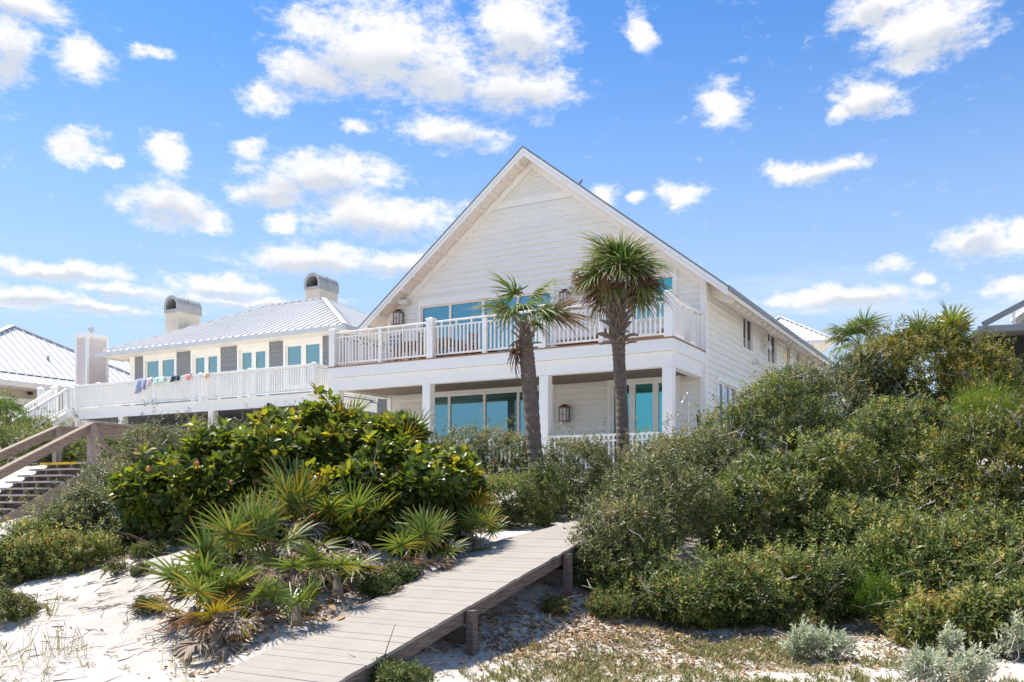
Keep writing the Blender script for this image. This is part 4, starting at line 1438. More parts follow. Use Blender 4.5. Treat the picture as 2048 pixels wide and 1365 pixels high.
def bwz(v):
    k = [(-6, -2.35), (-2.0, -1.555), (2.85, -.575), (3.15, -.535), (5.95, -.29), (9.0, -.05), (12.2, .35)]
    for (a, za), (b_, zb) in zip(k[:-1], k[1:]):
        if v <= b_: return za + (zb - za) * (v - a) / (b_ - a)
    return k[-1][1]


PW = 0.140
v = -3.6
pmesh = [MB().box(-0.0, 1.22 + o_, -PW / 2 + .0008, PW / 2 - .0008, -.032, 0).mesh('plank', M['plank'], bevel=.0012) for o_ in (0, .006, -.006)]
while v < 11.8:
    sl = (bwz(v + .05) - bwz(v - .05)) / .1
    inst('plank', pmesh[random.randrange(3)], bo, (random.uniform(-.008, .008), v, bwz(v) + random.uniform(-.0012, .0012)), (math.atan(sl) + random.uniform(-.003, .003), random.uniform(-.002, .002), random.uniform(-.002, .002)))
    v += PW
for x in (.06, .60, 1.16):
    segs = [(-3.8, -.9), (-.9, 1.6), (1.6, 3.0), (3.0, 5.9), (5.9, 11.8)]
    for (a, b_) in segs:
        m_ = MB()
        ya = [a + (b_ - a) * k / 4 for k in range(5)]
        top_ = [(y_, bwz(y_) - .036) for y_ in ya]
        bot = [(y_, z_ - .135) for y_, z_ in top_]
        m_.prism([(x - .02, y_ + .004, z_) for y_, z_ in top_] + [(x - .02, y_ - .004, z_) for y_, z_ in bot[::-1]], (.042, 0, 0))
        m_.build('stringer', M['old_beam'], bo)
for vv in (-2.6, .37, 2.62, 5.4, 8.2):
    zt = bwz(vv) - .04
    for x in (.02, 1.20):
        w = to_world(x, vv, 0, tuple(BW_O), ROT)
        zg = gz(w[0], w[1]) - .4
        xa = x - .10 if x < 1 else x + .012
        MB().box(xa, xa + .085, vv - .045, vv + .045, zg, zt).build('post', M['old_wood'], bo)
    MB().box(-.05, 1.205, vv + .05, vv + .088, zt - .36, zt - .20).build('cross_beam', M['old_beam'], bo)

# ------------------------------------------------------------------ weathered timber stair on the left
S0 = P(175, 924, 21)
so = empty('timber_stair', (S0.x, S0.y, 0), ROT)
tag(so, 'weathered timber beach stair with handrails and a yellow-edged top step at the left', 'stair')
ZT = S0.z
WS = 1.72
RISE, RUN = .150, .285
for k in range(1, 12):
    y_ = -k * RUN
    MB().box(-WS + .02, -.06, y_ - .02, y_ + RUN + .015, ZT - k * RISE - .04, ZT - k * RISE).build('tread', M['tread'], so)
MB().box(-WS + .02, -.06, .0, .14, ZT - .04, ZT).build('tread', M['tread'], so)
for k in range(0, 12):
    MB().box(-WS + .05, -.06, -k * RUN + .14, -k * RUN + .16, ZT - (k + 1) * RISE + .002, ZT - k * RISE - .045).build('riser_shade_board', M['old_beam'], so)  # dark boards added to imitate the shade in the open risers
MB().box(-WS + .02, -.36, -.025, .03, ZT - .045, ZT + .006).build('nosing_strip', M['yellow'], so)
for x in (-WS, -.42 - .7, -.62, -.05):
    m_ = MB()
    dp = .30 if x in (-WS, -.05) else .20
    n = 11
    if x in (-WS, -.05):
        m_.prism([(x, .25, ZT - .045), (x, -n * RUN, ZT - .02 - (n + 1) * RISE), (x, -n * RUN, ZT - .35 - (n + 1) * RISE), (x, .25, ZT - .34)], (.045, 0, 0))
    else:
        poly = [(x, .25, ZT - .045)]
        for k in range(0, n):
            poly += [(x, -k * RUN, ZT - k * RISE - .045), (x, -k * RUN, ZT - (k + 1) * RISE - .045)]
        poly += [(x, -n * RUN, ZT - n * RISE - .3), (x, .25, ZT - .35)]
        m_.prism(poly, (.04, 0, 0))
    m_.build('stringer', M['grey_wood'], so)
# landing planks; the dark riser boards above stand in for shade
v = .16
while v < 4.6:
    MB().box(-WS + .02, -.02, v, v + .135, ZT - .04, ZT).build('plank', M['tread'], so)
    v += .14
ZR = 1.785


def rail_y(y): return ZR if y >= .1 else ZR + (y - .1) * RISE / RUN


for x, yp in ((-.02, .13), (-WS + .02, .42)):
    w = to_world(x, yp, 0, (S0.x, S0.y), ROT)
    MB().box(x - .075, x + .075, yp - .075, yp + .075, gz(w[0], w[1]) - .3, ZR - .05).build('post', M['grey_post'], so)
    m_ = MB()
    y_a = -11 * RUN
    m_.prism([(x - .10, yp, ZR - .045), (x - .10, y_a, rail_y(y_a) - .045), (x - .10, y_a, rail_y(y_a)), (x - .10, yp, ZR)], (.20, 0, 0))
    m_.prism([(x - .06, yp, ZR - .05), (x - .06, y_a, rail_y(y_a) - .05), (x - .06, y_a, rail_y(y_a) - .24), (x - .06, yp, ZR - .24)], (.04, 0, 0))
    m_.build('handrail', M['grey_wood'], so)
    m_ = MB()
    ye = 2.9 if x > -1 else 3.2
    m_.prism([(x - .10, yp + .002, ZR - .045), (x - .10, ye, ZR - .045), (x - .10, ye, ZR), (x - .10, yp + .002, ZR)], (.20, 0, 0))
    m_.prism([(x - .06, yp + .08, ZR - .05), (x - .06, ye, ZR - .05), (x - .06, ye, ZR - .22), (x - .06, yp + .08, ZR - .22)], (.04, 0, 0))
    m_.build('handrail', M['grey_wood'], so)
    for yq in (1.5, 2.85):
        w = to_world(x, yq, 0, (S0.x, S0.y), ROT)
        MB().box(x - .07, x + .07, yq - .07, yq + .07, gz(w[0], w[1]) - .3, ZR - .06).build('post', M['grey_post'], so)
    w = to_world(x, -2.6, 0, (S0.x, S0.y), ROT)
    MB().box(x - .07, x + .07, -2.67, -2.53, gz(w[0], w[1]) - .3, rail_y(-2.6) - .06).build('post', M['grey_post'], so)
    MB().beam((x, 1.55, ZR - .28), (x, 2.4, .95), .05, .12).build('brace', M['grey_wood'], so)

def hit(px, py):
    """where the line of sight through a photograph pixel meets the ground"""
    Y = np.arange(6.0, 40, .04)
    X = (px - CX) / F * Y
    zr = (HY - py) / F * Y
    k = np.argmax(ground(X, Y) >= zr)
    return Vector((X[k], Y[k], ground(X[k:k + 1], Y[k:k + 1])[0]))


# ------------------------------------------------------------------ vegetation helpers
def unit(a):
    return a / np.maximum(np.linalg.norm(a, axis=-1, keepdims=True), 1e-9)


def rand_dir(n):
    return unit(RNG.normal(size=(n, 3)))


def leaf_arrays(base, d, up, Ln, W, tone, rich=False):
    """folded leaves. base (n,3), d direction, up normal; 4-vertex kites, or 7-vertex blades when rich"""
    side = unit(np.cross(d, up))
    up = unit(np.cross(side, d))
    Ln = Ln[:, None]
    W = W[:, None]
    n = len(base)
    if not rich:
        V = np.stack([base, base + d * Ln * .5 + side * W * .5 + up * W * .22, base + d * Ln, base + d * Ln * .5 - side * W * .5 + up * W * .22], 1)
        T = np.array([[0, 1, 2], [0, 2, 3]])
        k = 4
    else:
        cu = up * Ln
        V = np.stack([base, base + d * Ln * .33 + side * W * .42 + up * W * .18, base + d * Ln * .68 + side * W * .46 + up * W * .16 - cu * .05,
                      base + d * Ln - cu * .16, base + d * Ln * .68 - side * W * .46 + up * W * .16 - cu * .05, base + d * Ln * .33 - side * W * .42 + up * W * .18,
                      base + d * Ln * .36, base + d * Ln * .70 - cu * .06], 1)
        T = np.array([[0, 1, 6], [0, 6, 5], [1, 2, 7], [1, 7, 6], [6, 7, 4], [6, 4, 5], [2, 3, 7], [7, 3, 4]])
        k = 8
    Tt = (T[None] + (np.arange(n) * k)[:, None, None]).reshape(-1, 3)
    return V.reshape(-1, 3), Tt, np.repeat(tone, k)


def make_lumps(specs, nsub=14, sub=(.30, .52), seed=0):
    """specs: list of (px, py, Y, rx, ry(depth) , rz) with radii in metres"""
    rg = np.random.default_rng(seed)
    C, R = [], []
    for (px, py, Y, rx, ry, rz_) in specs:
        c = np.array(P(px, py, Y))
        r = np.array([rx, ry, rz_])
        C.append(c); R.append(r * .88)
        d = unit(rg.normal(size=(nsub, 3)))
        d[:, 2] = np.where(d[:, 2] < -.2, d[:, 2] * .8, d[:, 2])
        for q in d:
            s = rg.uniform(*sub)
            C.append(c + q * r * rg.uniform(.62, .82))
            R.append(np.full(3, r.mean()) * s * np.array([1, 1, .85]))
    return np.array(C), np.array(R)


def sample_crown(C, R, n, jit=.16, stick=.05, stick_len=.3, keep=.68):
    w = (R.prod(1)) ** (2 / 3)
    k = RNG.choice(len(C), size=int(n * 4.5), p=w / w.sum())
    d = rand_dir(len(k))
    rad = 1 - np.abs(RNG.normal(0, jit, len(k))) * np.where(RNG.random(len(k)) < .2, 2.2, 1)
    st_ = RNG.random(len(k)) < stick
    p = C[k] + d * R[k] * rad[:, None]
    nr = unit(d / R[k])
    p = p + np.where(st_[:, None], (nr * .5 + np.array([0, 0, .9])) * RNG.uniform(.1, stick_len, len(k))[:, None], 0)
    ok = (nr[:, 1] < .25) | (RNG.random(len(k)) < .35)
    for j in range(len(C)):
        q = np.linalg.norm((p - C[j]) / R[j], axis=1)
        ok &= ~((q < keep) & (k != j))
    ok &= p[:, 2] > ground(p[:, 0], p[:, 1]) + .03
    p, nr = p[ok][:n], nr[ok][:n]
    return p, nr


def sprigs(p, nr, nl, twig, Ln, W, tone_f, spread=.9, upb=.45):
    """n sprigs of nl leaves each -> leaf arrays"""
    n = len(p)
    ax = unit(nr * .75 + np.array([0, 0, upb]) + RNG.normal(0, .42, (n, 3)))
    e1 = unit(np.cross(ax, rand_dir(n)))
    e2 = np.cross(ax, e1)
    B, D, U_, LL, WW, TT = [], [], [], [], [], []
    tw = RNG.uniform(.6, 1.25, n) * twig
    tone = tone_f(p, nr)
    for j in range(nl):
        f = (j + .5) / nl
        ph = j * 2.4 + RNG.uniform(0, 1.2, n)
        pr_ = np.cos(ph)[:, None] * e1 + np.sin(ph)[:, None] * e2
        B.append(p + ax * (tw * f)[:, None])
        D.append(unit(ax * (.35 + .5 * f) + pr_ * spread + RNG.normal(0, .18, (n, 3))))
        U_.append(ax + RNG.normal(0, .25, (n, 3)))
        s = RNG.uniform(.7, 1.2, n) * (1 - .25 * f)
        LL.append(Ln * s)
        WW.append(W * s)
        TT.append(np.clip(tone + RNG.normal(0, .12, n), 0, 1))
    return leaf_arrays(np.concatenate(B), np.concatenate(D), np.concatenate(U_), np.concatenate(LL), np.concatenate(WW), np.concatenate(TT))


def branch_mesh(name, C, R, nb, base, mat_, r0=.03, thin=.0035, extra=True, seed=0):
    rg = random.Random(seed)
    mb = MB()
    order = list(range(len(C)))
    rg.shuffle(order)
    for j in order[:nb]:
        d = Vector((rg.gauss(0, 1), rg.gauss(-.4, 1), abs(rg.gauss(.4, .8)))).normalized()
        tip = Vector(C[j]) + Vector([d[i] * R[j][i] * rg.uniform(.8, 1.12) for i in range(3)])
        b0 = Vector(base) + Vector((rg.gauss(0, .15), rg.gauss(0, .15), 0))
        m1 = b0.lerp(tip, .35) + Vector((rg.gauss(0, .12), rg.gauss(0, .12), rg.uniform(-.05, .2)))
        m2 = b0.lerp(tip, .7) + Vector((rg.gauss(0, .12), rg.gauss(0, .12), rg.uniform(0, .15)))
        mb.tube([b0, m1, m2, tip], [r0, r0 * .6, r0 * .32, thin], 5, cap=False)
        for q in range(4):
            a = m2.lerp(tip, rg.uniform(0, .9))
            dd = ((tip - m2).normalized() + Vector((rg.gauss(0, .7), rg.gauss(0, .7), rg.gauss(.1, .5)))).normalized()
            L_ = rg.uniform(.15, .45)
            mb.tube([a, a + dd * L_ * .5 + Vector((0, 0, rg.gauss(0, .03))), a + dd * L_], [.006, .0045, .0025], 3, cap=False)
    return mb


def shrub(name, label, specs, n, leaf=(.055, .022), mat_='oak', nl=8, twig=.13, cat='shrub', group=None, nb=10, tone=(.42, .22), seed=0, nsub=14, stick=.05, bmat='twig', base=None, r0=.03, spread=.9, jit=.16, dead=0, upb=.45):
    C, R = make_lumps(specs, nsub, seed=seed + 100)
    bpx = np.mean([C[0][0]]) if base is None else base[0]
    bpy_ = C[0][1] if base is None else base[1]
    zb = gz(bpx, bpy_)
    e = empty(name, (bpx, bpy_, zb))
    tag(e, label, cat, group)
    p, nr = sample_crown(C, R, int(n * 1.4), jit=jit, stick=stick)

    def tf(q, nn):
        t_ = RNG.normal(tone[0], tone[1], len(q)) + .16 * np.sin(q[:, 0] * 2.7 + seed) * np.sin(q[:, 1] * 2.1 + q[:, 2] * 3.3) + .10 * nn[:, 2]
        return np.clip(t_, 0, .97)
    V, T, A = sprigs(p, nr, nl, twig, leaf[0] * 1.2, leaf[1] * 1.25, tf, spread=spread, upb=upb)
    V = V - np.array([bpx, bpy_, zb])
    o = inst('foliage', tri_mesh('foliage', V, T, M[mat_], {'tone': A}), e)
    o['kind'] = 'stuff'
    mb = branch_mesh('branches', C - np.array([bpx, bpy_, zb]), R, nb, (0, 0, -.05), M[bmat], r0=r0, seed=seed)
    if dead:
        rg = random.Random(seed + 5)
        for i in range(int(dead * 2.6)):
            q = Vector(p[rg.randrange(len(p))]) - Vector((bpx, bpy_, zb))
            d = Vector((rg.gauss(0, .6), rg.gauss(-.2, .5), rg.uniform(.1, 1.0))).normalized()
            Ls = rg.uniform(.15, .42)
            pts = [q, q + d * Ls * .5 + Vector((rg.gauss(0, .03), rg.gauss(0, .03), 0)), q + d * Ls]
            mb.tube(pts, [.008, .006, .003], 3, cap=False)
            for s in range(2):
                a = pts[0].lerp(pts[2], rg.uniform(.3, .9))
                dd = (d + Vector((rg.gauss(0, .7), rg.gauss(0, .7), rg.gauss(0, .4)))).normalized()
                mb.tube([a, a + dd * Ls * .45], [.0055, .003], 3, cap=False)
    bo_ = mb.build('branches', M[bmat], e)
    bo_['kind'] = 'stuff'
    return e


def fan_frond(nseg, spread, R, Lp, droop, width, fold=.25, web=.35, seed=0, petiole=.012, curl=0.0, jag=.12):
    """one fan leaf along +X: petiole, then nseg segments; returns V, T, tone, tip arrays"""
    rg = random.Random(seed)
    V, T, A, B = [], [], [], []

    def quadstrip(cent, wid, sides, tone, tips):
        o = len(V)
        for c, w, s, tp in zip(cent, wid, sides, tips):
            V.append(c + s * w * .5); V.append(c - s * w * .5)
            A.extend([tone, tone]); B.extend([tp, tp])
        for i in range(len(cent) - 1):
            a = o + i * 2
            T.append((a, a + 1, a + 3)); T.append((a, a + 3, a + 2))
    # petiole (three-sided)
    if Lp > 0:
        o = len(V)
        for i in range(4):
            f = i / 3
            c = Vector((Lp * f, 0, -.10 * Lp * math.sin(PI * f) * 0 + .06 * Lp * math.sin(PI * f)))
            for k in range(3):
                an_ = 2 * PI * k / 3
                V.append(c + Vector((0, math.cos(an_), math.sin(an_))) * petiole * (1.3 - .5 * f))
                A.append(.75); B.append(0)
        for i in range(3):
            for k in range(3):
                a, b_, c, d = o + i * 3 + k, o + i * 3 + (k + 1) % 3, o + (i + 1) * 3 + (k + 1) % 3, o + (i + 1) * 3 + k
                T.append((a, b_, c)); T.append((a, c, d))
    H = Vector((Lp, 0, 0))
    for i in range(nseg):
        s = (i / (nseg - 1) - .5) * 2
        th = s * spread / 2 + rg.gauss(0, .02)
        Ri = R * (1 - .18 * abs(s) ** 2) * rg.uniform(1 - jag, 1 + jag * .5)
        d = Vector((math.cos(th), math.sin(th), fold * abs(math.sin(th)) + rg.gauss(0, .05)))
        d.normalize()
        sd = Vector((-math.sin(th), math.cos(th), .35 * (1 if i % 2 else -1)))
        sd.normalize()
        dr = droop * rg.uniform(.6, 1.5)
        cent, wid, sides, tips = [], [], [], []
        for f, w in ((0, .35), (web, 1.0), (.65, .8), (.85, .5), (1.0, .06)):
            c = H + d * Ri * f + Vector((0, 0, -1)) * (dr * Ri * f ** 2.4) + sd * 0 + Vector((0, curl * f * f * Ri * rg.gauss(0, 1), 0))
            cent.append(c); wid.append(width * w); sides.append(sd); tips.append(f)
        tn = min(1, max(0, rg.gauss(.45, .2)))
        quadstrip(cent, wid, sides, tn, [t_ * rg.uniform(.9, 1.08) for t_ in tips])
    return np.array([tuple(q) for q in V]), np.array(T), np.array(A), np.array(B)


def frond_mesh(name, mat_, *a, tone_shift=0.0, **k):
    V, T, A, B = fan_frond(*a, **k)
    return tri_mesh(name, V, T, mat_, {'tone': np.clip(A + tone_shift, 0, 1), 'tip': B})


# ------------------------------------------------------------------ sabal palms
SAB = [frond_mesh('frond', M['sabal'], 38, math.radians(230), .84, .60, .62, .038, fold=.35, seed=s, jag=.3) for s in range(5)]
SABD = [frond_mesh('dead_frond', M['brown_frond'], 26, math.radians(120), .70, .45, .45, .040, fold=.6, seed=20 + s, jag=.2) for s in range(2)]
STALK = []
for s in range(2):
    rg = random.Random(70 + s)
    mb = MB()
    for k in range(26):
        a = Vector((rg.uniform(.1, .7), 0, 0)); a.z = -.25 * a.x ** 2
        d = Vector((rg.uniform(.1, .5), rg.gauss(0, .3), rg.gauss(-.05, .25)))
        mb.tube([a, a + d * .35, a + d * .6 + Vector((0, 0, -.05))], [.006, .004, .002], 3, cap=False)
        for q in range(5):
            b_ = a + d * rg.uniform(.2, .6)
            mb.tube([b_, b_ + Vector((rg.gauss(0, .06), rg.gauss(0, .06), rg.gauss(-.03, .05)))], [.006, .005], 3, cap=False)
    mb.tube([(0, 0, 0), (.35, 0, -.03), (.75, 0, -.15)], [.012, .01, .005], 4, cap=False)
    STALK.append(mb.mesh('flower_stalk', M['litter']))
    at = STALK[-1].attributes.new('tone', 'FLOAT', 'POINT')
    at.data.foreach_set('value', np.random.default_rng(s).uniform(0, .45, len(STALK[-1].vertices)).astype(np.float32))


def trunk_mesh(path, rads, nz=90, n=16, seed=0):
    """ringed palm trunk along a path of points (relative), tapered"""
    rg = random.Random(seed)
    vs, fs = [], []
    P_ = [Vector(p) for p in path]
    for i in range(nz + 1):
        f = i / nz * (len(P_) - 1)
        k = min(int(f), len(P_) - 2)
        c = P_[k].lerp(P_[k + 1], f - k)
        r = rads[k] + (rads[k + 1] - rads[k]) * (f - k)
        ring = 1 + (.045 if i % 2 else -.03) + rg.gauss(0, .012)
        for j in range(n):
            an_ = 2 * PI * j / n
            rr = r * ring * (1 + .05 * mnoise.noise(Vector((math.cos(an_) * 2, math.sin(an_) * 2, c.z * 3))) + rg.gauss(0, .008))
            vs.append((c.x + rr * math.cos(an_), c.y + rr * math.sin(an_), c.z))
    for i in range(nz):
        for j in range(n):
            fs.append((i * n + j, i * n + (j + 1) % n, (i + 1) * n + (j + 1) % n, (i + 1) * n + j))
    fs.append(tuple(range(nz * n, nz * n + n)))
    return MB().add(vs, fs)


def boot_mesh(seed):
    rg = random.Random(seed)
    mb = MB()
    L_ = .24
    for s in (-1, 1):
        mb.add([(0, s * .085, 0), (0, s * .025, -.02), (.05, s * .02, .09), (.055, s * .055, .10), (.12, s * .008, .19), (.14, s * .03, .21), (.18, s * .003, .25), (.2, s * .016, .27),
                (-.02, s * .085, 0), (-.02, s * .03, -.02), (.02, s * .02, .10), (.02, s * .055, .12), (.09, s * .01, .21), (.10, s * .03, .23), (.16, s * .004, .27), (.18, s * .014, .285)],
               [(0, 1, 2, 3), (2, 4, 5, 3), (4, 6, 7, 5), (8, 11, 10, 9), (10, 11, 13, 12), (12, 13, 15, 14), (0, 3, 11, 8), (3, 5, 13, 11), (5, 7, 15, 13), (1, 9, 10, 2), (2, 10, 12, 4), (4, 12, 14, 6), (6, 14, 15, 7)])
    return mb.mesh('leaf_base', M['boot'])


def palm(name, label, base, path, rads, fronds, crown_z, boots=0, boot_z=None, deads=(), stalks=0, scale=1.0, seed=0, boot_s=1.0):
    e = empty(name, base)
    tag(e, label, 'palm tree')
    trunk_mesh(path, rads, seed=seed).build('trunk', M['bark'], e, smooth=False)
    rg = random.Random(seed)
    top = Vector(path[-1])
    for (az_, el_, roll, sc_) in fronds:
        z = top.z + rg.uniform(-.15, .12)
        s = sc_ * scale
        inst('frond', SAB[rg.randrange(len(SAB))], e, (top.x, top.y, z), (roll, -el_, az_), (s, s, s))
    for (az_, el_, roll, sc_, dz) in deads:
        inst('dead_frond', SABD[rg.randrange(2)], e, (top.x, top.y, top.z + dz), (roll, -el_, az_), (sc_, sc_, sc_))
    for i in range(stalks):
        inst('flower_stalk', STALK[i % 2], e, (top.x, top.y, top.z - .1), (rg.uniform(-1, 1), -math.radians(rg.uniform(-15, 25)), rg.uniform(0, 2 * PI)), (1.1, 1.1, 1.1))
    if boots:
        bme = [boot_mesh(s) for s in range(3)]
        z0, z1 = boot_z
        for i in range(boots):
            f = i / boots
            z = z0 + (z1 - z0) * f
            an_ = i * 2.399
            k = 0
            # centre of trunk at this height
            c = top
            for a, b_ in zip(path[:-1], path[1:]):
                if a[2] <= z <= b_[2]:
                    t_ = (z - a[2]) / (b_[2] - a[2])
                    c = Vector(a).lerp(Vector(b_), t_)
            r = .11
            s = rg.uniform(.75, 1.1) * boot_s
            lean = rg.uniform(.0, .35) + (.55 if f < .2 else 0)
            inst('leaf_base', bme[i % 3], e, (c.x + r * math.cos(an_), c.y + r * math.sin(an_), z), (0, lean, an_), (s, s, s))
    return e


def path_px(pts, Y, base):
    return [tuple(P(a, b_, Y) - Vector(base)) for a, b_ in pts]


rg = random.Random(3)
# left palm: sparse open crown
Yp = 15.7
b0 = P(1086, 1050, Yp); b0.z = gz(b0.x, b0.y) - .1
fr = []
for i in range(11):
    a = i * 2.399 + .4
    fr.append((a, math.radians(rg.uniform(15, 66)), rg.uniform(-.5, .5), rg.uniform(.78, .95)))
palm('sabal_palm', 'shorter palm with a sparse open crown and one brown hanging frond before the balcony', b0,
     [(0, 0, 0)] + path_px(((1080, 1000), (1069, 900), (1058, 760), (1052, 695), (1050, 668), (1050, 645)), Yp, b0), [.145, .138, .132, .13, .125, .10, .09, .07],
     fr, None, boots=14, boot_z=(P(1050, 688, Yp).z - b0.z, P(1050, 650, Yp).z - b0.z),
     deads=((-.25, math.radians(2), .9, 1.0, .08), (PI * .95, math.radians(-72), .3, .75, -.12), (PI * 1.15, math.radians(-66), .1, .6, -.05)), scale=.80, seed=3, boot_s=.62)
# right palm: dense round crown
Yp = 18.0
b1 = P(1247, 960, Yp); b1.z = gz(b1.x, b1.y) - .1
fr = []
for i in range(40):
    f = i / 39
    a = i * 2.399 + 1.0
    fr.append((a, math.radians(82 - 98 * f ** 1.05 + rg.uniform(-6, 6)), rg.uniform(-.6, .6), rg.uniform(.80, 1.0)))
palm('sabal_palm', 'taller palm with dense round crown and criss-cross leaf bases near the right balcony end', b1,
     [(0, 0, 0)] + path_px(((1246, 900), (1243, 800), (1238, 720), (1236, 650), (1235, 605), (1235, 566)), Yp, b1), [.135, .13, .122, .122, .14, .135, .11, .08],
     fr, None, boots=60, boot_z=(P(1241, 690, Yp).z - b1.z, P(1243, 578, Yp).z - b1.z),
     deads=[(rg.uniform(0, 6.28), math.radians(rg.uniform(-30, 0)), rg.uniform(-.4, .4), rg.uniform(.7, .95), 0) for _ in range(11)], stalks=9, scale=.84, seed=8)
# far palm behind the thicket
Yp = 42
b2 = P(1716, 800, Yp); b2.z = gz(b2.x, b2.y) - .2
fr = [(i * 2.399, math.radians(rg.uniform(-5, 70)), rg.uniform(-.4, .4), rg.uniform(1.0, 1.25)) for i in range(16)]
palm('sabal_palm', 'distant drooping palm crown behind the right thicket beside the white ribbed roof', b2,
     [(0, 0, 0)] + path_px(((1716, 760), (1716, 690)), Yp, b2), [.2, .18, .15], fr, None, scale=1.15, seed=5)

# ------------------------------------------------------------------ saw palmettos
PAL = [frond_mesh('frond', M['palmetto'], 23, math.radians(290), .42, .50, .14, .031, fold=.12, seed=40 + s, web=.25, petiole=.008, tone_shift=sh) for s, sh in enumerate((-.1, .05, .2, 0.0))]
PALO = [frond_mesh('frond', M['palmetto_orange'], 20, math.radians(270), .40, .46, .15, .031, fold=.15, seed=50 + s, web=.25, petiole=.008) for s in range(2)]
PALD = [frond_mesh('dead_frond', M['dead_frond'], 18, math.radians(130), .42, .30, .35, .038, fold=.5, seed=60 + s, web=.3, petiole=.008, curl=.05) for s in range(3)]
PALB = [frond_mesh('dead_frond', M['brown_frond'], 18, math.radians(150), .38, .30, .35, .036, fold=.5, seed=65 + s, web=.3, petiole=.008, curl=.05) for s in range(2)]


def palmetto(px, py, Y, n, label, scale=1.0, orange=.1, dead=3, elr=(15, 80), seed=0, z=None, face=None, brown=.3):
    rg = random.Random(seed)
    b_ = P(px, py, Y)
    if z is None: b_.z = gz(b_.x, b_.y)
    else: b_.z -= .35
    e = empty('saw_palmetto', b_)
    tag(e, label, 'palmetto', 'saw palmettos along the boardwalk and dune')
    for i in range(n):
        a = (i * 2.399 + seed) if face is None else face + rg.gauss(0, .8)
        me = PALO[rg.randrange(2)] if rg.random() < orange else PAL[rg.randrange(4)]
        s = scale * rg.uniform(.8, 1.1)
        inst('frond', me, e, (rg.gauss(0, .05), rg.gauss(0, .05), rg.uniform(0, .12)), (rg.uniform(-.5, .5), -math.radians(rg.uniform(*elr)), a), (s, s, s))
    for i in range(dead):
        a = (i * 2.399 + seed + 1) if face is None else face + rg.gauss(0, .9)
        me = PALB[rg.randrange(2)] if rg.random() < brown else PALD[rg.randrange(3)]
        s = scale * rg.uniform(.7, 1.05)
        inst('dead_frond', me, e, (rg.gauss(0, .05), rg.gauss(0, .05), rg.uniform(.08, .3)), (rg.uniform(-.5, .5), -math.radians(rg.uniform(-55, 5)), a), (s, s, s))
    if z is None: MB().tube([(0, 0, -.1), (.02, 0, .08), (0, .02, .22)], [.07, .06, .03], 7).build('stem', M['boot'], e)
    return e


FC = -PI / 2
palmetto(605, 1062, 11.5, 14, 'largest saw palmetto standing against the magnolia leaves, with golden fronds', 1.05, .15, 5, (30, 85), 1)
palmetto(700, 1060, 11.5, 8, 'saw palmetto with tall upright fronds right of the largest one, against the magnolia', .92, .1, 3, (35, 85), 2)
palmetto(510, 1125, 10.4, 10, 'saw palmetto on the sand slope below the largest palmetto', 1.05, .1, 4, (35, 88), 3)
palmetto(420, 1215, 9.7, 10, 'saw palmetto at the left end of the row, leaning over the open sand', 1.0, .1, 4, (30, 85), 4)
palmetto(385, 1260, 9.3, 7, 'yellow-tipped saw palmetto lowest on the open sand', .85, .3, 4, (20, 70), 5)
palmetto(470, 1275, 9.1, 4, 'saw palmetto mostly of dry grey fronds beside the lower boardwalk', .85, .5, 14, (10, 60), 6, brown=.25)
palmetto(430, 1310, 8.75, 1, 'fringe of dry grey-brown palmetto fronds lowest beside the boardwalk', .8, .9, 14, (10, 50), 26, brown=.4)
palmetto(700, 1150, 10.6, 2, 'short palmetto of mostly grey dead fronds between the magnolia and the boardwalk', .75, .2, 7, (10, 60), 28, brown=.3)
palmetto(540, 1100, 10.9, 3, 'dry palmetto clump left of the largest palmetto at the magnolia foot', .85, .3, 9, (10, 70), 29, brown=.4)
palmetto(640, 1130, 10.4, 1, 'hanging skirt of grey dead palmetto fronds below the largest palmetto', .95, .6, 16, (10, 50), 27, brown=.25)
palmetto(590, 1262, 9.15, 7, 'small bright green saw palmetto close to the boardwalk edge', .7, .0, 1, (35, 85), 7)
palmetto(672, 1175, 10.0, 7, 'pale green saw palmetto with drooping fronds over the boardwalk', .8, .0, 4, (30, 80), 8)
palmetto(560, 1180, 10.0, 2, 'heap of dry grey palmetto fronds in the middle of the row', .85, .3, 10, (20, 70), 9, brown=.45)
palmetto(845, 1150, 11.1, 10, 'full green saw palmetto by the boardwalk before the magnolia', .82, .0, 4, (20, 85), 10)
palmetto(950, 1100, 11.95, 8, 'bright saw palmetto at the boardwalk bend', .78, .05, 2, (20, 85), 11)
palmetto(900, 1120, 11.7, 5, 'small saw palmetto between the two by the boardwalk bend', .65, .0, 3, (5, 60), 12)
palmetto(935, 1010, 12.6, 4, 'yellow saw palmetto frond clump at the right end of the magnolia', .8, .5, 0, (5, 50), 13, z=1)
palmetto(690, 850, 13.0, 4, 'saw palmetto fronds standing up through the top of the magnolia', .9, .4, 0, (60, 88), 14, z=1)
palmetto(815, 880, 12.6, 5, 'yellowish palmetto fronds poking up at the right top of the magnolia', .9, .3, 0, (55, 88), 15, z=1)
palmetto(1583, 1130, 12.0, 3, 'saw palmetto with dry brown fronds under the right thicket', .85, .3, 12, (20, 60), 16, brown=.55)
palmetto(1905, 665, 17.2, 9, 'big palmetto fan standing above the top of the right thicket', 0.95, .0, 0, (45, 88), 17, z=1)
palmetto(1840, 668, 17.2, 5, 'smaller palmetto fan on top of the right thicket, left of the big fan', 0.8, .0, 0, (40, 80), 18, z=1)

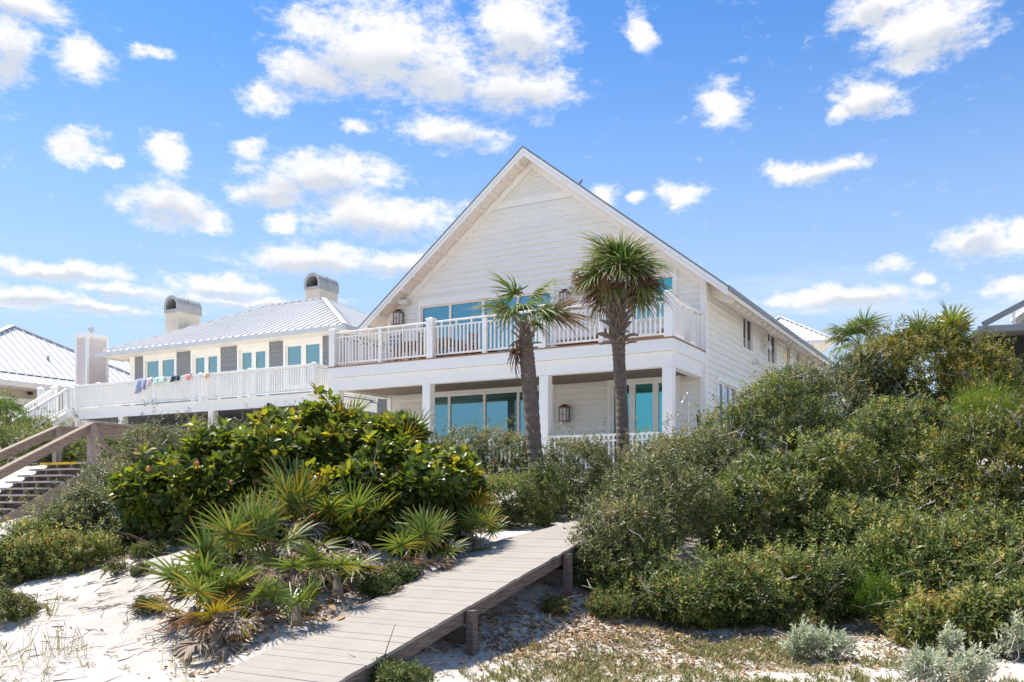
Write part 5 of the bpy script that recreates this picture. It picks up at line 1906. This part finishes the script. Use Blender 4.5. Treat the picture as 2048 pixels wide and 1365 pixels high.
# ------------------------------------------------------------------ magnolias with big glossy leaves
def rosettes(p, nr, nl, Ln, W, tone_f):
    n = len(p)
    ax = unit(nr * .8 + np.array([0, -.15, .55]) + RNG.normal(0, .30, (n, 3)))
    e1 = unit(np.cross(ax, rand_dir(n)))
    e2 = np.cross(ax, e1)
    tn = tone_f(p, nr)
    out = []
    for j in range(nl):
        f = j / nl
        ph = j * 2.399 + RNG.uniform(-.3, .3, n)
        pr_ = np.cos(ph)[:, None] * e1 + np.sin(ph)[:, None] * e2
        op = (.35 + .75 * (1 - f))
        d = unit(ax * (1.05 - op * .75) + pr_ * op + RNG.normal(0, .12, (n, 3)))
        s = RNG.uniform(.75, 1.15, n)
        out.append((p - ax * (.09 * (1 - f)) + pr_ * .01, d, ax + RNG.normal(0, .15, (n, 3)), Ln * s, W * s * RNG.uniform(.85, 1.1, n), np.clip(tn + RNG.normal(0, .13, n), 0, .97)))
    return [np.concatenate(q) for q in zip(*out)]


def magnolia(label, specs, n, seed, leaf=(.165, .084), tone=(.42, .24), objs=290):
    C, R = make_lumps(specs, 12, seed=seed)
    bx2, by2 = C[0][0], C[0][1]
    zb = gz(bx2, by2)
    e = empty('magnolia_shrub', (bx2, by2, zb))
    tag(e, label, 'magnolia', 'glossy magnolia shrubs beside the boardwalk')
    p, nr = sample_crown(C, R, n, jit=.13, stick=.03, stick_len=.22, keep=.75)
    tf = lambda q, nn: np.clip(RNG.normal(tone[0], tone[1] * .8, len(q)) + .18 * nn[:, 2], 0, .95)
    base, d, up, Ln, W, tn = rosettes(p, nr, 10, leaf[0], leaf[1], tf)
    off = np.array([bx2, by2, zb])
    # the leaves that show largest: nearest to the viewer and outermost, as leaves of their own
    score = base[:, 1] - .5 * np.repeat(nr[None, :, 1] * -1, 10, 0).reshape(-1) + RNG.uniform(0, .6, len(base))
    ordr = np.argsort(score)
    sel, rest = ordr[:objs], ordr[objs:]
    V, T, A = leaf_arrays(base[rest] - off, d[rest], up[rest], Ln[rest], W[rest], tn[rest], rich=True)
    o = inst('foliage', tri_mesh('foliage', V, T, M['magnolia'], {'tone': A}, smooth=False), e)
    o['kind'] = 'stuff'
    for i in sel:
        t_ = int(np.clip(tn[i] * 6, 0, 5))
        me = LEAF6[t_]
        dd, uu = Vector(d[i]), Vector(up[i])
        y_ = uu.cross(dd).normalized()
        z_ = dd.cross(y_).normalized()
        rot = Matrix((dd, y_, z_)).transposed().to_euler()
        inst('leaf', me, e, tuple(base[i] - off), rot, (Ln[i], W[i], Ln[i]))
    branch_mesh('branches', C - off, R, 12, (0, 0, -.05), M['twig'], r0=.035, seed=seed).build('branches', M['twig'], e)
    return e, C, R


LEAF6 = []
for k in range(6):
    V, T, A = leaf_arrays(np.zeros((1, 3)), np.array([[1., 0, 0]]), np.array([[0., 0, 1]]), np.array([1.]), np.array([1.]), np.array([(k + .5) / 6]), rich=True)
    V[:, 2] *= np.where(V[:, 2] > 0, .45, 1)
    LEAF6.append(tri_mesh('leaf', V, T, M['magnolia'], {'tone': A}))

mg, mC, mR = magnolia('glossy magnolia shrub at the left end, above the open sand', [(385, 985, 12.6, .85, .8, .62), (330, 1005, 12.5, .5, .6, .42), (470, 970, 12.8, .8, .8, .78), (420, 1040, 12.3, .6, .5, .35)], 1000, 1)
magnolia('tall glossy magnolia shrub in the middle behind the largest palmetto', [(590, 950, 12.9, .95, .9, .80), (690, 915, 13.1, .80, .8, .72), (540, 935, 13.3, .7, .8, .40), (600, 1045, 12.3, .8, .6, .62), (690, 1045, 12.3, .6, .6, .62), (520, 1040, 12.4, .6, .5, .5), (650, 1105, 11.6, .5, .35, .42), (570, 1105, 11.7, .45, .35, .40)], 1650, 2, tone=(.46, .25))
magnolia('glossy magnolia shrub at the right end, next to the boardwalk', [(815, 990, 12.4, .85, .8, .72), (740, 1020, 12.2, .65, .7, .72), (890, 985, 12.7, .48, .6, .52), (775, 900, 12.9, .5, .6, .42), (840, 1070, 12.1, .55, .5, .5), (745, 1085, 11.8, .5, .45, .45), (800, 1105, 11.7, .4, .35, .35)], 1350, 3, tone=(.40, .24))
# seed cones
rg = random.Random(4)
for i, (px, py) in enumerate(((297, 938), (291, 992), (412, 1045), (463, 966), (395, 928))):
    q = P(px, py, 11.95)
    e = tag(inst('magnolia_cone', None, None, q), ['orange-pink magnolia seed cone, upper one at the left end of the magnolias', 'orange-pink magnolia seed cone, lower one at the left end of the magnolias',
            'orange-pink magnolia seed cone lowest above the sand', 'dull orange magnolia seed cone in the middle of the left magnolia', 'small brownish magnolia seed cone near the top of the left magnolia'][i], 'seed cone', 'magnolia seed cones')
    e.scale = (.75, .75, .75)
    MB().lathe([(.005, -.05), (.028, -.035), (.036, 0), (.030, .035), (.008, .055)], (0, 0, 0), 9).build('cone', mat('seed_cone_%d' % i, (.62, .20, .11) if i < 3 else (.40, .17, .10), .7, .3, 40, bump=.6, bscale=60), e, smooth=True)
    MB().tube([(0, 0, -.05), (0, .05, -.14)], .007, 5).build('stalk', M['brown_twig'], e)

# ------------------------------------------------------------------ scrub oak and yaupon thickets
TH = 'scrub oak shrubs of the right thicket'
shrub('scrub_oak', 'scrub shrub whose leafy sprays hang over the end of the boardwalk', [(1250, 1080, 12.0, .55, .6, .42), (1330, 1010, 13.0, .75, .8, .62), (1200, 1130, 11.7, .30, .35, .30)], 2300, (.062, .021), 'oak_grey', group=TH, seed=1, twig=.16, stick=.10, dead=20, tone=(.45, .22))
shrub('scrub_oak', 'rounded shrub before the right palm trunk and porch', [(1330, 950, 14.6, .8, .8, .62), (1420, 930, 15, .7, .8, .55)], 2600, (.050, .019), 'oak_grey', group=TH, seed=2, dead=16, stick=.08, tone=(.50, .24))
shrub('scrub_oak', 'dark shrub standing before the triple window of the side wall', [(1475, 912, 16, .75, .8, .78), (1555, 862, 16, .80, .8, .95)], 3300, (.048, .019), 'oak', group=TH, seed=3, dead=24, stick=.08, tone=(.40, .24))
shrub('scrub_oak', 'broad dark green shrub in the middle of the right thicket above the dry palmetto', [(1520, 1040, 13.6, 1.0, .9, .85), (1640, 1000, 14, .9, .9, .9)], 3800, (.070, .024), 'oak', group=TH, seed=4, dead=50)
shrub('scrub_oak', 'low leafy shrub trailing over the sand right of the boardwalk posts', [(1270, 1190, 11.5, .55, .5, .42), (1380, 1205, 11.2, .70, .55, .36)], 2000, (.062, .021), 'oak', group=TH, seed=5, dead=18, stick=.07)
shrub('scrub_oak', 'low dark shrub at the foot of the thicket below the dry palmetto', [(1500, 1195, 11.3, .70, .6, .36), (1600, 1180, 11.5, .65, .6, .40)], 2200, (.060, .021), 'oak', group=TH, seed=6, dead=12)
shrub('scrub_oak', 'tall twiggy shrub climbing towards the rear roof, with bare grey branches', [(1640, 850, 17.2, .95, .9, .9), (1725, 800, 17.6, .85, .9, .78), (1595, 835, 17.0, .75, .7, .80), (1790, 850, 17.4, .8, .7, .8), (1665, 820, 17.4, .6, .6, .6)], 5200, (.055, .021), 'oak_grey', group=TH, seed=7, dead=110, stick=.09, tone=(.44, .26))
shrub('scrub_oak', 'tallest yellow-green shrub crowned with palmetto fans at the upper right', [(1850, 770, 17.4, 1.15, 1.0, 1.15), (1910, 790, 17.2, .78, .9, 1.0), (1795, 750, 17.6, .6, .8, .72), (1845, 745, 17.9, .6, .6, .7), (1975, 770, 16.8, .5, .6, .6)], 5400, (.056, .021), 'oak_yellow', group=TH, seed=8, dead=80, stick=.10, tone=(.42, .26))
shrub('scrub_oak', 'big dark shrub in the centre of the right thicket', [(1760, 960, 14.8, 1.15, 1.0, 1.05), (1690, 1090, 13.0, .9, .8, .72), (1850, 890, 16.2, .9, .8, .8)], 5600, (.060, .022), 'oak', group=TH, seed=9, dead=40, tone=(.42, .22))
shrub('scrub_oak', 'large leafy shrub at the right edge of the picture, half way up', [(1960, 980, 13.6, 1.0, .9, .95), (2060, 930, 14, .8, .8, .95), (1985, 850, 15.5, .55, .7, .5)], 4600, (.060, .022), 'oak_yellow', group=TH, seed=10, dead=36, tone=(.33, .24))
shrub('scrub_oak', 'dense shrub at the lower right above the silvery plant', [(1860, 1160, 11.6, .95, .8, .75), (1970, 1180, 11.2, .8, .8, .80), (1780, 1190, 11.8, .6, .6, .5)], 4400, (.064, .023), 'oak', group=TH, seed=11, dead=26, tone=(.46, .22))
shrub('scrub_oak', 'shrub spilling onto the sand in the bottom right corner', [(1930, 1265, 10.2, .62, .5, .40), (2050, 1260, 10.2, .55, .5, .45), (1840, 1255, 10.6, .4, .4, .28)], 2500, (.062, .024), 'oak', group=TH, seed=12, dead=10, tone=(.55, .22))
shrub('feathery_shrub', 'bright lime green feathery shrub in the right thicket near the edge', [(1975, 828, 14.2, .36, .3, .36), (1935, 850, 14.0, .22, .2, .3)], 900, (.045, .006), 'bright', nl=12, twig=.20, group=None, seed=13, nb=5, tone=(.5, .25), stick=.12, upb=1.1, spread=.6)
shrub('feathery_shrub', 'small dark green feathery shrub at the foot of the right thicket', [(1752, 1205, 10.9, .22, .2, .26)], 420, (.045, .006), 'bright', nl=12, twig=.18, seed=14, nb=4, tone=(.15, .18), stick=.12, upb=1.1, spread=.6)

HG = 'hedge shrubs before the porch'
shrub('yaupon_shrub', 'clipped small-leaved hedge shrub left of the shorter palm trunk', [(955, 935, 16.8, .95, .8, .58), (880, 945, 16.5, .75, .8, .62), (1010, 930, 16.9, .6, .7, .55)], 3000, (.040, .018), 'oak_grey', group=HG, seed=21, nb=6, stick=.06, tone=(.50, .22))
shrub('yaupon_shrub', 'shaded hedge shrub below the shorter palm, beside the boardwalk bend', [(1010, 1020, 15.6, .75, .6, .60), (940, 1040, 15.0, .6, .6, .5), (1085, 985, 14.9, .38, .25, .42)], 2500, (.040, .018), 'oak', group=HG, seed=22, nb=6, stick=.04)
shrub('yaupon_shrub', 'small-leaved hedge shrub between the two palm trunks', [(1150, 948, 17.4, .78, .7, .66), (1110, 1000, 16.6, .6, .6, .62)], 2700, (.040, .018), 'oak_grey', group=HG, seed=23, nb=6, stick=.06, tone=(.45, .22))
shrub('yaupon_shrub', 'shrub filling the gap behind the boardwalk end under the porch rail', [(1230, 1010, 17.6, .7, .6, .60)], 1700, (.042, .018), 'oak', group=HG, seed=24, nb=5, stick=.06)

LG = 'scrub shrubs on the left dune'
shrub('scrub_shrub', 'grey-green scrub bush right of the timber stair post', [(350, 935, 15.3, .95, .8, .56), (295, 990, 14.7, .88, .7, .56)], 4000, (.045, .018), 'oak_grey', group=LG, seed=31, dead=70, stick=.08, tone=(.5, .22))
shrub('scrub_shrub', 'wide scrub bush on the sand below the timber stair', [(225, 1050, 13.7, .82, .7, .56), (150, 1092, 13.1, .72, .6, .48), (290, 1060, 13.4, .6, .7, .42)], 4400, (.046, .018), 'oak_grey', group=LG, seed=32, dead=40, tone=(.46, .22))
shrub('scrub_shrub', 'low green scrub bush at the left edge where it meets the sand', [(85, 1122, 12.4, .60, .5, .42), (20, 1145, 12.2, .48, .5, .32), (180, 1125, 12.4, .45, .4, .28)], 2800, (.045, .018), 'oak', group=LG, seed=33, dead=10, tone=(.5, .22))
shrub('scrub_shrub', 'scrub hedge below the deck of the grey house, behind the magnolias', [(480, 915, 17, 1.1, .8, .36), (400, 930, 17, .85, .8, .36), (620, 880, 19, 1.0, .8, .36), (560, 885, 18.5, .8, .7, .36)], 3800, (.045, .018), 'oak_grey', group=LG, seed=34, dead=24, stick=.09, tone=(.52, .2))
shrub('scrub_shrub', 'dark scrub bush behind the timber stair handrail', [(130, 915, 25.5, 1.4, 1.0, .62), (220, 915, 25.2, 1.2, 1.0, .58)], 2600, (.06, .024), 'oak', group=LG, seed=35, dead=10, tone=(.42, .2))
shrub('scrub_shrub', 'scrub at the left edge behind the upper handrail', [(10, 900, 26, 1.2, 1.0, .7), (60, 870, 27.5, 1.2, .8, .35)], 1600, (.06, .024), 'oak', group=LG, seed=36, dead=10, tone=(.45, .2))
shrub('scrub_shrub', 'bright yellow-green bush at the left edge before the white fence', [(12, 840, 28, .75, .6, .55)], 700, (.07, .02), 'bright', group=None, seed=37, tone=(.35, .22), stick=.1)
shrub('scrub_shrub', 'shrubs at the foot of the grey deck piers', [(330, 925, 29, 1.4, .8, .35), (200, 910, 32, 1.2, .8, .35)], 1800, (.07, .028), 'oak_grey', group=LG, seed=38, tone=(.42, .2))

# small plants on the open sand
LP = 'low plants on the open sand'
for i, (px, py, Y, r, lb, mt) in enumerate((
        (233, 1140, 11.4, .13, 'low green plant uppermost on the open sand', 'low_green'), (280, 1144, 11.3, .11, 'darker low plant right of the uppermost sand plant', 'low_green'),
        (302, 1214, 10.2, .17, 'round dense green plant in the middle of the open sand', 'low_green'), 
        
        (300, 1100, 12.0, .22, 'light green herbs at the foot of the left magnolia', 'low_green'), (20, 1215, 10.6, .30, 'yellow-green patch of herbs at the left edge on the sand', 'low_green'),
        (445, 1105, 11.2, .30, 'fresh green shrublet between sand slope and palmettos', 'low_green'), (1112, 1215, 11.0, .19, 'round green shrublet under the boardwalk post', 'low_green'),
        (800, 1352, 8.6, .26, 'dark green plant below the boardwalk at the bottom edge', 'low_green'), (760, 1175, 10.9, .24, 'dark herbs along the boardwalk below the magnolia', 'low_green'),
        (800, 1150, 11.1, .24, 'green herbs under the right magnolia by the boardwalk', 'low_green'), (1230, 1210, 11.4, .34, 'fine-leaved green mound beside the thicket foot', 'low_green'),
        (1600, 1235, 10.9, .34, 'fine-leaved green mound above the silvery plant', 'low_green'), (1420, 1232, 10.7, .30, 'fine-leaved green mound at the centre of the thicket foot', 'low_green'))):
    b_ = hit(px, py + r * .45 * F / Y)
    Y = b_.y
    pyy = HY - (b_.z + r * .30) * F / Y
    shrub('sand_plant', lb, [(px, pyy, Y, r, r * .9, r * .45)], int(30 + 700 * r * r * 4), (.045, .012), mt, nl=8, twig=.07, cat='plant', group=LP, seed=60 + i, nb=3, r0=.008, nsub=7, bmat='brown_twig', tone=(.5, .25) if i not in (8, 9) else (.25, .2), jit=.3, upb=.7, stick=0)

SG = 'silvery plants on the sand'
for i, (px, py, Y, r, lb) in enumerate(((1605, 1300, 10.0, .26, 'silvery grey-green plant on the sand before the thicket, right of the centre'), (1660, 1305, 9.9, .22, 'smaller silvery plant touching the right side of the other one'),
                                        (2035, 1290, 9.5, .30, 'large silvery plant at the right edge'), (1850, 1352, 8.9, .22, 'silvery plant at the bottom edge right of the centre'),
                                        (1945, 1355, 8.9, .22, 'silvery plant at the bottom edge towards the right corner'), (1900, 1300, 9.7, .16, 'small silvery plant on the sand before the bottom right shrub'))):
    b_ = hit(px, min(py + r * .5 * F / Y, 1390))
    Y = b_.y
    pyy = HY - (b_.z + r * .55) * F / Y
    shrub('silvery_plant', lb, [(px - r * 60, pyy + 12, Y, r * .45, r * .4, r * .40), (px + r * 70, pyy + 6, Y + .1, r * .42, r * .4, r * .42), (px, pyy - 8, Y - .05, r * .4, r * .4, r * .5)], int(360 * r), (.060, .020), 'silver', nl=9, twig=.15, cat='plant', group=SG, seed=90 + i, nb=5, r0=.008, nsub=8, tone=(.5, .25), jit=.35, upb=1.3, spread=.55, bmat='dead_twig', stick=0)

# ------------------------------------------------------------------ uncountable ground stuff
def scatter(n, regions):
    """regions: (px, py, Y, sx, sy, weight) gaussian patches in metres -> ground points"""
    w = np.array([r[5] for r in regions], float)
    k = RNG.choice(len(regions), n, p=w / w.sum())
    c = np.array([tuple(hit(r[0], r[1]))[:2] for r in regions])
    s = np.array([[r[3], r[4]] for r in regions])
    q = c[k] + RNG.normal(size=(n, 2)) * s[k]
    return np.c_[q, ground(q[:, 0], q[:, 1])]


def on_walk(p):
    """True for points under or on the boardwalk strip"""
    r = p[:, :2] - BW_O
    u_ = r @ UV
    return (u_ > -.04) & (u_ < 1.26)


def ground_noise(p):
    return np.array([.055 * mnoise.noise(Vector((x, y, 0)) * 1.7) + .030 * mnoise.noise(Vector((x, y, 0)) * 4.6) + .014 * mnoise.noise(Vector((x, y, 0)) * 10) for x, y, _ in p])


R_BED = [(1150, 1262, 0, .6, .45, 3), (1300, 1282, 0, .8, .4, 3), (1050, 1290, 0, .5, .4, 1.6), (1450, 1280, 0, .9, .35, 2.4), (1170, 1215, 0, .4, .4, 1.2), (1250, 1180, 0, .8, .5, 2), (1500, 1170, 0, 1.1, .5, 2.5), (1200, 1335, 0, .9, .35, 2.2),
         (1400, 1335, 0, .8, .3, 1.2), (1700, 1270, 0, .8, .35, 1.6), (1880, 1310, 0, .7, .3, .8), (1650, 1330, 0, .8, .3, .8), (760, 1185, 0, .45, .35, 1.3), (860, 1165, 0, .35, .25, .6), (640, 1235, 0, .3, .3, 1.0), (610, 1150, 0, .4, .3, 1.4), (680, 1130, 0, .35, .25, 1.0), (540, 1190, 0, .35, .3, 1.0), (480, 1270, 0, .25, .25, .6), (800, 1130, 0, .4, .3, .8), (330, 1095, 0, .8, .25, .6), (950, 1250, 0, .4, .35, .8), (500, 1180, 0, .35, .35, .4), (430, 1345, 0, .25, .2, .25)]
p = scatter(12500, R_BED)
low = on_walk(p)
p[:, 2] += ground_noise(p) + .012
n = len(p)
d = rand_dir(n); d[:, 2] *= .35; d = unit(d)
up = unit(np.array([0, 0, 1.0]) + RNG.normal(0, .45, (n, 3)))
V, T, A = leaf_arrays(p, d, up, RNG.uniform(.03, .085, n), RNG.uniform(.015, .038, n), np.clip(RNG.beta(1.6, 1.6, n), 0, 1), rich=True)
o = inst('leaf_litter', tri_mesh('leaf_litter', V, T, M['litter'], {'tone': A}))
tag(o, 'brown and tan fallen leaves strewn over the sand under shrubs and boardwalk', 'leaf litter', kind='stuff')

# big dry magnolia leaves on the boardwalk edge
rg = random.Random(12)
V, T, A = leaf_arrays(np.zeros((1, 3)), np.array([[1., 0, 0]]), np.array([[0., 0, 1]]), np.array([.15]), np.array([.06]), np.array([.45]), rich=True)
dry = [tri_mesh('dry_leaf', V, T, M['litter'], {'tone': np.full(len(V), k)}) for k in (.25, .45, .6)]
LBL = ['curled brown fallen leaf beside the boardwalk, nearest of the row', 'curled orange-brown fallen leaf second of the row beside the boardwalk', 'curled brown fallen leaf third of the row beside the boardwalk',
       'broad brown fallen leaf midway in the row beside the boardwalk', 'broad tan fallen leaf fifth of the row beside the boardwalk', 'brown fallen leaf sixth of the row beside the boardwalk', 'brown fallen leaf farthest of the row beside the boardwalk']
for i, (px, py, Y) in enumerate(((625, 1247, 9.25), (672, 1232, 9.45), (690, 1240, 9.35), (682, 1196, 9.9), (765, 1180, 10.25), (722, 1180, 10.2), (815, 1160, 10.6))):
    q = P(px, py, Y)
    o = inst('fallen_leaf', dry[i % 3], None, (q.x, q.y, gz(q.x, q.y) + .07), (rg.uniform(-.6, .6), rg.uniform(-.5, .2), rg.uniform(0, 6.28)), (1, 1.1, 1))
    tag(o, LBL[i], 'fallen leaf', 'big fallen leaves along the boardwalk')

# twigs and runners on the sand
mb = MB()
TW = scatter(430, [(250, 1190, 10.5, .9, .8, 3), (120, 1290, 9.3, 1.0, .5, 2), (320, 1270, 9.4, .5, .5, 1.5), (360, 1150, 11.0, .6, .5, 1.5), (1000, 1270, 10.0, .6, .5, 1), (1300, 1290, 10.2, 1.2, .4, 2), (1600, 1280, 10.6, 1.2, .4, 1), (700, 1200, 10.0, .5, .4, 1)])
gn = ground_noise(TW)
for i, (x, y, z) in enumerate(TW):
    a = rg.gauss(.35, .7)
    L_ = rg.uniform(.05, .28) * (1.6 if rg.random() < .12 else 1)
    pts = []
    for k in range(4):
        s = (k / 3 - .5) * L_
        px_, py_ = x + s * math.cos(a) + rg.gauss(0, .012), y + s * math.sin(a) + rg.gauss(0, .012)
        pts.append((px_, py_, gz(px_, py_) + gn[i] + .008 + rg.uniform(0, .012)))
    r_ = rg.uniform(.0025, .006)
    mb.tube(pts, [r_, r_, r_ * .8, r_ * .4], 4, cap=False)
o = mb.build('twig_litter', M['brown_twig'])
tag(o, 'thin dark twigs and roots lying on the white sand', 'twigs', kind='stuff')

# sparse dry grass on the left sand and herb cover on the right
def blades(name, label, pts, nb, Lr, Wd, mat_, spread=.5, cat='grass'):
    B, D, Ls, Ts = [], [], [], []
    for q in pts:
        k = RNG.integers(nb[0], nb[1])
        B.append(q + np.c_[RNG.normal(0, .02, (k, 2)), np.zeros(k)])
        dd = unit(np.array([0, 0, 1.0]) + RNG.normal(0, spread, (k, 3)) * np.array([1, 1, .2]))
        D.append(dd); Ls.append(RNG.uniform(*Lr, k)); Ts.append(RNG.random(k))
    B, D, Ls, Ts = map(np.concatenate, (B, D, Ls, Ts))
    V, T, A = leaf_arrays(B, D, rand_dir(len(B)), Ls, np.full(len(B), Wd), Ts, rich=True)
    o = inst(name, tri_mesh(name, V, T, M[mat_], {'tone': A}))
    tag(o, label, cat, kind='stuff')


gp = scatter(34, [(20, 1330, 8.8, .25, .2, 2), (60, 1345, 8.6, .3, .2, 2), (150, 1325, 8.9, .12, .15, 1.2), (120, 1230, 10.0, .4, .3, .5), (420, 1352, 8.5, .3, .15, 1)])
blades('dry_grass', 'thin dry grass tufts on the sand at the bottom left', gp, (4, 10), (.12, .42), .006, 'dry_grass', .38)
hp = scatter(1500, [(1520, 1318, 0, .40, .22, 2.4), (1420, 1300, 0, .35, .2, 1.6), (1150, 1345, 0, .30, .2, 1.6), (1230, 1325, 0, .3, .15, .7), (1360, 1345, 0, .25, .12, .6), (1580, 1290, 0, .4, .2, 1.2), (1780, 1335, 0, .35, .2, 1.2), (1860, 1320, 0, .3, .2, .8), (1050, 1362, 0, .25, .15, .8), (280, 1115, 0, .4, .2, .4), (1700, 1262, 0, .4, .25, .5), (760, 1345, 0, .25, .2, .5), (30, 1230, 0, .3, .15, .5),
                      (1320, 1375, 0, .3, .15, .7), (1520, 1372, 0, .3, .12, .6), (1690, 1365, 0, .25, .12, .5), (1960, 1372, 0, .4, .15, .6), (1180, 1385, 0, .3, .15, .6)])
hp[:, 2] += ground_noise(hp)
hp = hp[~on_walk(hp)]
blades('ground_cover', 'low mat of olive green and tan herbs on the sand at the bottom right', hp, (5, 12), (.03, .10), .013, 'low_mix', .9, 'ground cover')
bp_ = scatter(900, [(1250, 1290, 0, .28, .16, 2), (1440, 1315, 0, .2, .12, 1.4), (1640, 1345, 0, .25, .12, 1.2), (1350, 1275, 0, .35, .16, 1), (1130, 1320, 0, .4, .25, 1.5), (1000, 1345, 0, .3, .2, .8), (140, 1350, 0, .4, .2, .4), (1560, 1330, 0, .3, .15, 1), (1200, 1362, 0, .3, .12, 1), (1420, 1372, 0, .3, .12, .8), (1080, 1300, 0, .3, .2, .8)])
bp_[:, 2] += ground_noise(bp_)
bp_ = bp_[~on_walk(bp_)]
blades('dry_herbs', 'tan and brown dry herbs on the sand below the thicket', bp_[::2], (5, 11), (.03, .10), .008, 'dry_grass', .8, 'dry herbs')
